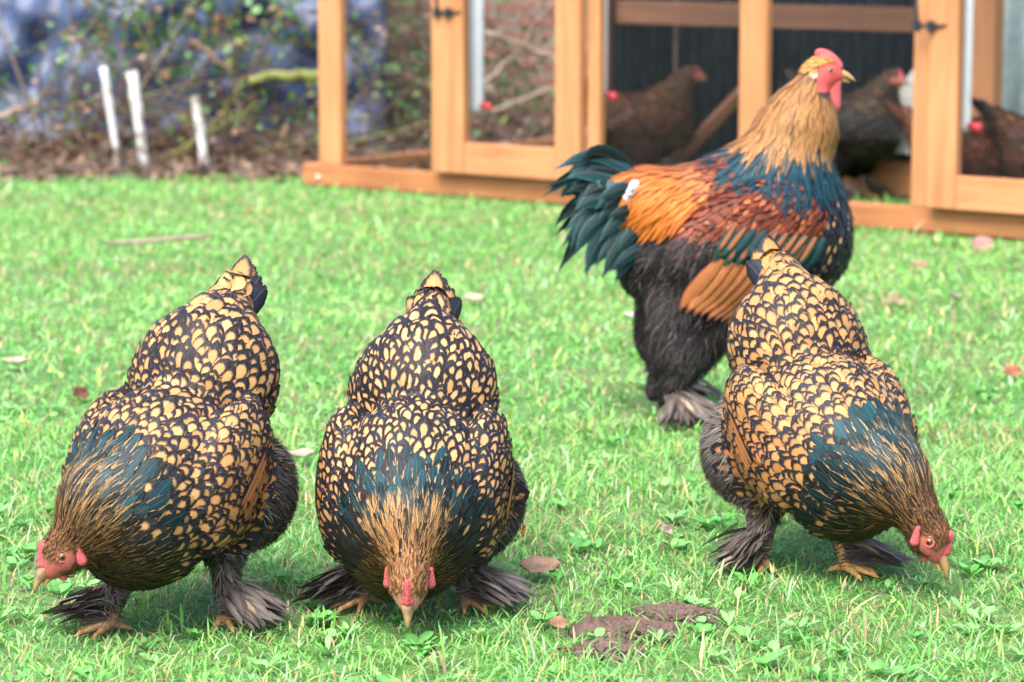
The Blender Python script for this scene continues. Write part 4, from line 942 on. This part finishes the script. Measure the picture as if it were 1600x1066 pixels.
def cane(p, d, L, r, n=9, wob=.35, droop=.25):
    pts = [np.array(p, float)]; d = nrm(d)
    for i in range(n - 1):
        d = nrm(d + np.array([random.gauss(0, wob), random.gauss(0, wob), random.gauss(0, wob)]) / n * 1.6 + np.array([0, 0, -droop / n])); pts.append(pts[-1] + d * L / (n - 1))
        if pts[-1][2] < .01: pts[-1][2] = .01
    return np.array(pts), np.linspace(r, r * .35, n)
def leaves_on(anchor, n, spread, sz, cols):
    V = []; C = []
    for i in range(n):
        c = anchor[random.randrange(len(anchor))] + np.array([random.gauss(0, spread), random.gauss(0, spread), random.gauss(0, spread)]); c[2] = max(c[2], .01)
        d = nrm(np.array([random.gauss(0, 1), random.gauss(0, 1) - .3, random.gauss(0, .6)])); b = nrm(np.cross(d, [random.gauss(0, .5), random.gauss(0, .5), 1])); L = sz * random.uniform(.6, 1.4); nn = np.cross(d, b)
        V += [c, c + d * L * .5 + b * L * .36 + nn * L * .06, c + d * L, c + d * L * .5 - b * L * .36 + nn * L * .06]; col = np.array(random.choice(cols)) * random.uniform(.7, 1.3); C += [(*col, 1)] * 4
    return np.array(V), np.arange(4 * n).reshape(-1, 4), np.array(C)
def bush(name, c, w_, h, n, mats, nl, cols, label, group, sz=.035, wob=.35):
    root = empty(name, (0, 0, 0)); AA = {}; anchor = []
    for i in range(n):
        p = np.array([c[0] + random.gauss(0, w_ * .5), c[1] + random.gauss(0, .16), .0]); d = np.array([random.gauss(0, .7), random.gauss(-.1, .25), random.uniform(.25, 1.1)])
        pts, r = cane(p, d, h * random.uniform(.5, 1.35), random.uniform(.0035, .010), 10, wob); m = random.choice(mats); AA.setdefault(m, Acc()).add(*tube(pts, r, 5)); anchor += list(pts[3:])
        if random.random() < .7:
            k = random.randrange(3, 8); q, r2 = cane(pts[k], np.array([random.gauss(0, 1), random.gauss(0, .4), random.gauss(.2, .6)]), h * .5, r[k] * .6, 7, wob); AA[m].add(*tube(q, r2, 4)); anchor += list(q[2:])
    for m, a in AA.items(): o = a.build('canes', M[m], root); o['kind'] = 'stuff'
    V, F, C = leaves_on(anchor, nl, .05, sz, cols); o = mesh_obj('leaves', V, F, M['weed'], root, False, {'ca': C}); o['kind'] = 'stuff'
    tag(root, label, 'bush', group); return root
gl = [(.05, .17, .03), (.09, .22, .05), (.14, .2, .04), (.05, .12, .04)]; dl = [(.2, .11, .06), (.28, .17, .1), (.12, .08, .06), (.33, .22, .14)]
LB = ['bramble tangle with few leaves at the far end of the tarpaulin', 'thin bramble tangle behind the pair of white stakes', 'leafy bramble tangle behind the short stubby stake', 'dense bramble with mossy stems beside the coop corner post']
for (px, Y, nl), lb in zip(((20, 12.0, 240), (165, 11.95, 200), (310, 12.0, 300), (455, 11.9, 330)), LB):
    q = AT(px, 230, Y); bush('bramble_bush', q, .36, .75, 20, ['bark', 'bark', 'bark_pale', 'bark_green', 'bark'], nl, gl + dl[:2], lb, 'brambles in front of the tarpaulin')
for (px, lb, nl, hh) in ((585, 'leafy shrub seen through the wire beside the corner post', 620, .55), (645, 'bare twiggy shrub seen through the wire by the door stile', 380, .8), (800, 'grey twiggy shrub seen through the framed door', 420, .85), (985, 'sparse shrub seen between coop post and dark sheet', 240, .7)):
    q = AT(px, 200, 12.7); bush('shrub', q, .26, hh * 1.2, 34, ['bark', 'bark_pale', 'bark'], nl, gl + dl[2:], lb, 'shrubs along the brick wall', .045)
# ivy hanging over the top of the tarp
anchor = [AT(random.uniform(120, 480), random.uniform(-60, 70) + (30 if random.random() < .3 else 0), 12.2) for i in range(60)]
V, F, C = leaves_on(anchor, 900, .05, .045, gl + [(.16, .26, .08), (.3, .16, .08)]); iv = mesh_obj('ivy', V, F, M['weed'], None, False, {'ca': C}); tag(iv, 'loose green ivy trailing over the top of the tarpaulin', 'ivy', kind='stuff')
# yellow-green mossy branch and big bare branches
def branch(pts_px, Y, r, mat, label):
    pts = np.array([AT(x, y, Y + dy) for x, y, dy in pts_px]); t = np.linspace(0, 1, 14); k = np.linspace(0, 1, len(pts)); P_ = np.stack([np.interp(t, k, pts[:, i]) for i in range(3)], 1); P_ += RNG.normal(size=P_.shape) * r * .35
    V, F = tube(P_, np.linspace(r, r * .5, 14), 7); o = mesh_obj('branch', np.array(V), F, M[mat]); tag(o, label, 'branch')
branch([(520, 118, 0), (400, 122, -.1), (395, 135, 0)], 12.0, .03, 'bark_green', 'thick mossy yellow green branch pointing away from the corner post')
branch([(300, 62, 0), (335, 90, -.1), (375, 122, -.1), (390, 135, 0)], 12.0, .016, 'bark', 'arching brown branch meeting the mossy one')
branch([(-20, 192, 0), (30, 172, 0), (62, 158, 0)], 11.8, .022, 'bark_pale', 'cut pale grey branch leaning at the foot of the tarpaulin')
branch([(740, 150, 0), (820, 70, .1), (860, 5, 0)], 12.3, .014, 'bark_pale', 'slanting grey branch behind the framed door')
branch([(760, 50, 0), (840, 80, .1), (880, 95, 0)], 12.3, .014, 'bark_pale', 'grey branch crossing high behind the framed door')
branch([(745, 180, 0), (860, 140, .1), (900, 110, 0)], 12.2, .012, 'bark_pale', 'low grey branch crossing behind the framed door')
# whitewashed stakes
for x0, y0, x1, y1, r, lb in ((162, 105, 186, 262, .017, 'slim white stake, knobbly and flaking, next to the widest one'), (207, 112, 226, 250, .024, 'widest whitewashed stake with bright clean top'), (305, 150, 322, 250, .021, 'short white stake with a brown broken top')):
    b_ = AT((x0 + x1) / 2 + (x1 - x0) / 2, y1, 11.55); b_ = G(x1, 268); tp = AT(x0, y0, b_[1] + .03); t = np.linspace(0, 1, 10)[:, None]; P_ = b_ * (1 - t) + tp * t; P_ += RNG.normal(size=P_.shape) * .0018
    V, F = tube(P_, r * (1 + .07 * np.sin(np.arange(10) * 1.3)) * np.linspace(.8, 1.05, 10), 9); o = mesh_obj('stake', np.array(V), F, M['whitewash']); tag(o, lb, 'stake', 'white stakes in the brambles')
# dead leaves and twigs under the brambles
def litter():
    n = 5600; P = np.c_[RNG.uniform(-6, 1.2, n), RNG.uniform(10.95, 12.4, n)]; V, F, C = leaves_on([np.array([x, y, .02 + .10 * max(0, y - 11.2) * random.random()]) for x, y in P if not (lambda c: c[1] < .3 and c[0] > -.1)(w2c(np.array([x, y, 0.])))], n, .02, .045, [tuple(.55 * x for x in c) for c in dl] + [(.1, .05, .045), (.2, .14, .11)])
    o = mesh_obj('leaf_litter', V, F, M['deadleaf'], None, False, {'ca': C}); tag(o, 'brown and pinkish dead leaves and debris under the brambles', 'leaf litter', kind='stuff')
    A = Acc()
    for i in range(150):
        p = np.array([random.uniform(-5.5, -.6), random.uniform(11.1, 12.2), random.uniform(.01, .22)]); pts, r = cane(p, (random.gauss(0, 1), random.gauss(0, .3), random.gauss(0, .25)), random.uniform(.2, .7), random.uniform(.003, .008), 7, .3, 0); A.add(*tube(pts, r, 4))
    o = A.build('fallen_twigs', M['bark']); tag(o, 'tangle of fallen brown twigs along the lawn edge', 'twigs', kind='stuff')
    bank = []; nx, ny = 60, 20; xs, ys = np.linspace(-8, 4, nx), np.linspace(10.9, 14.5, ny); X, Y = np.meshgrid(xs, ys, indexing='ij')
    s_, yy = w2c(np.c_[X.ravel(), Y.ravel(), np.zeros(nx * ny)]); z_ = -.03 + .05 * np.clip((Y.ravel() - 11.1) / .3, 0, 1) + .02 * smooth_noise(X.ravel(), Y.ravel(), 4, 30) * np.clip((Y.ravel() - 11.1) / .5, 0, 1)
    z_ = np.where((yy < 1.8) & (s_ > -.2), -.04, z_)
    ii = np.arange(nx * ny).reshape(nx, ny); F = np.stack([ii[:-1, :-1], ii[1:, :-1], ii[1:, 1:], ii[:-1, 1:]], -1).reshape(-1, 4)
    o = mesh_obj('earth_bank', np.c_[X.ravel(), Y.ravel(), z_], F, M['soil']); tag(o, kind='structure')
litter()

# ================================================================== the birds
rz = heading(20); hA = pecking_hen('hen', G(262, 978), rz, to_local(rz, (-.122, -.165, .150)), to_local(rz, (-.70, -.36, -.66)), lace=.57, tip=1, drop=-.018,
    feet=((.08, -.05), (-.015, .085)), footyaw=(-40, 40), seed=1, ha=2.36)
tag(hA, 'gold laced hen with a reddish brown head, pecking next to the darkest hen', 'hen', 'gold laced hens pecking in the grass')
rz = heading(5); hB = pecking_hen('hen', G(648, 955), rz, to_local(rz, (.0, -.225, .100)), to_local(rz, (-.02, -.58, -.82)), lace=.50, tip=0, gold=(.36, .185, .066), cream=(.45, .265, .115), drop=.018, blace=.2, lowgold=.0, nr=(.040, .030), hfa=1.75, facec=(.40, .18, .13), ha=2.3, nbase=.056, wa=1.9,
    feet=((.0, -.075), (-.01, .075)), footyaw=(-40, 40), seed=2, tailcols=(6,), neckcol=.8)
tag(hB, 'darkest laced hen, head straight down, blue cape fanned evenly round a tan neck', 'hen', 'gold laced hens pecking in the grass')
rz = heading(-20); hC = pecking_hen('hen', G(1282, 893), rz, to_local(rz, (.140, -.205, .105)), to_local(rz, (.50, -.30, -.82)), lace=.50, tip=1, gold=(.31, .15, .048), cream=(.39, .215, .083), fl=(.06, .05, .043), cleanlegs=(0,), lat=.03, drop=-.012,
    feet=((.05, .018), (-.025, -.09)), footyaw=(40, -30), seed=3, tailcols=(0, 6), spreads=(1, 1))
tag(hC, 'palest laced hen pecking in front of the rooster, yellow leg showing', 'hen', 'gold laced hens pecking in the grass')

ro = rooster('rooster', G(1078, 652), math.atan2(.12, .99))
tag(ro, 'tall rooster with golden neck, blue cape and chestnut wing standing upright on the lawn', 'rooster')

# hens inside the coop
ch = lambda px, py, y: (lambda s: c2w(s[0], y, 0.0))(CP(px, py, y))
GRP = 'hens inside the coop'
def rzc(deg): return R(deg)
o = standing_hen('hen', ch(1003, 262, .62), rzc(12), (.06, .024, .011), (.07, .034, .013), 1.08); tag(o, 'rusty brown hen with a golden head standing inside the coop beside the perch plank', 'hen', GRP)
o = standing_hen('hen', ch(1330, 290, .80), rzc(-48), (.018, .014, .012), (.06, .032, .015), 1.12); tag(o, 'black hen with a tan head standing in the dark coop beside the pale nest box', 'hen', GRP)
o = standing_hen('hen', ch(1505, 318, .32), rzc(-20), (.12, .03, .013), (.11, .028, .012), 1.0, True); tag(o, 'rust red hen behind the framed door next to the inner post', 'hen', GRP)
o = standing_hen('hen', ch(1640, 330, .40), rzc(15), (.07, .027, .014), (.06, .022, .013), 1.05, True); tag(o, 'dull brown hen partly hidden at the edge of the framed door', 'hen', GRP)

# ================================================================== fallen leaves and a stick on the lawn
def dead_leaf(px, py, size, rot, tilt, col, label, curl=.35):
    nx, ny = 7, 6; V, F, C = [], [], []; rr = random.Random(px * 7 + py)
    for i in range(nx):
        t = i / (nx - 1); w_ = size * .36 * (math.sin(math.pi * (t * .92 + .04)) ** .7) * (1 + .12 * rr.uniform(-1, 1))
        for j in range(ny):
            s_ = 2 * j / (ny - 1) - 1; V.append(((t - .5) * size, s_ * w_, curl * size * (s_ * s_ * .35 + (t - .5) ** 2 * .5) + rr.gauss(0, .02) * size)); k = rr.uniform(.8, 1.15) * (.75 if j in (2, 3) else 1); C.append((*(np.array(col) * k), 1))
    for i in range(nx - 1):
        for j in range(ny - 1): F.append((i * ny + j, i * ny + j + 1, (i + 1) * ny + j + 1, (i + 1) * ny + j))
    o = mesh_obj('dead_leaf', V, F, M['deadleaf'], None, True, {'ca': np.array(C)}); o.modifiers.new('t', 'SOLIDIFY').thickness = .0006
    q = G(px, py, .02); o.location = q; o.rotation_euler = (R(tilt), 0, R(rot)); tag(o, label, 'leaf', 'dead leaves on the lawn')
TAN, PALE, BRN = (.27, .17, .11), (.33, .26, .20), (.16, .06, .03)
for a in ((843, 888, .062, 5, 22, TAN, 'large curled tan dead leaf in the grass beside the darkest hen'),
          (1040, 830, .034, 70, 45, PALE, 'pale cream dead leaf standing up between the darkest hen and the yellow leg'),
          (815, 830, .034, 80, 70, (.4, .16, .05), 'small orange brown leaf upright against the thigh of the darkest hen'),
          (124, 615, .045, 60, 50, BRN, 'dark brown crumpled leaf on the lawn behind the reddish brown headed hen'),
          (872, 975, .030, 30, 40, (.25, .13, .08), 'small brown leaf at the edge of the bare soil'),
          (25, 567, .06, 0, 10, PALE, 'bleached flat leaf on the far side of the reddish brown headed hen'),
          (1437, 415, .05, 20, 30, TAN, 'tan leaf on the lawn in front of the coop base board'),
          (1398, 470, .07, 60, 40, (.35, .27, .15), 'big dull leaf on the lawn beside the palest hen'),
          (1490, 465, .055, 110, 30, PALE, 'pale leaf farther from the palest hen, past the big dull leaf'),
          (1535, 382, .07, 0, 50, (.3, .17, .15), 'purplish brown leaf lying against the coop base board'),
          (1580, 582, .05, 40, 40, (.34, .12, .06), 'reddish leaf on the lawn out beyond the palest hen'),
          (740, 468, .06, 20, 20, (.36, .30, .2), 'straw coloured leaf between the darkest hen and the rooster tail'),
          (985, 493, .035, 0, 10, (.4, .37, .33), 'tiny whitish leaf on the lawn beside the rooster thigh'),
          (470, 712, .05, 10, 10, PALE, 'bleached leaf lying between the reddish brown headed hen and the darkest hen')):
    dead_leaf(*a)
pts = np.array([G(x, y, .035 + .01 * k) for k, (x, y) in enumerate(((165, 380), (205, 379), (250, 375), (300, 371), (332, 366)))]); V, F = tube(pts, [.006, .008, .008, .007, .004], 6)
o = mesh_obj('stick', np.array(V), F, M['bark_pale']); tag(o, 'thin bent stick lying on the open lawn', 'stick')
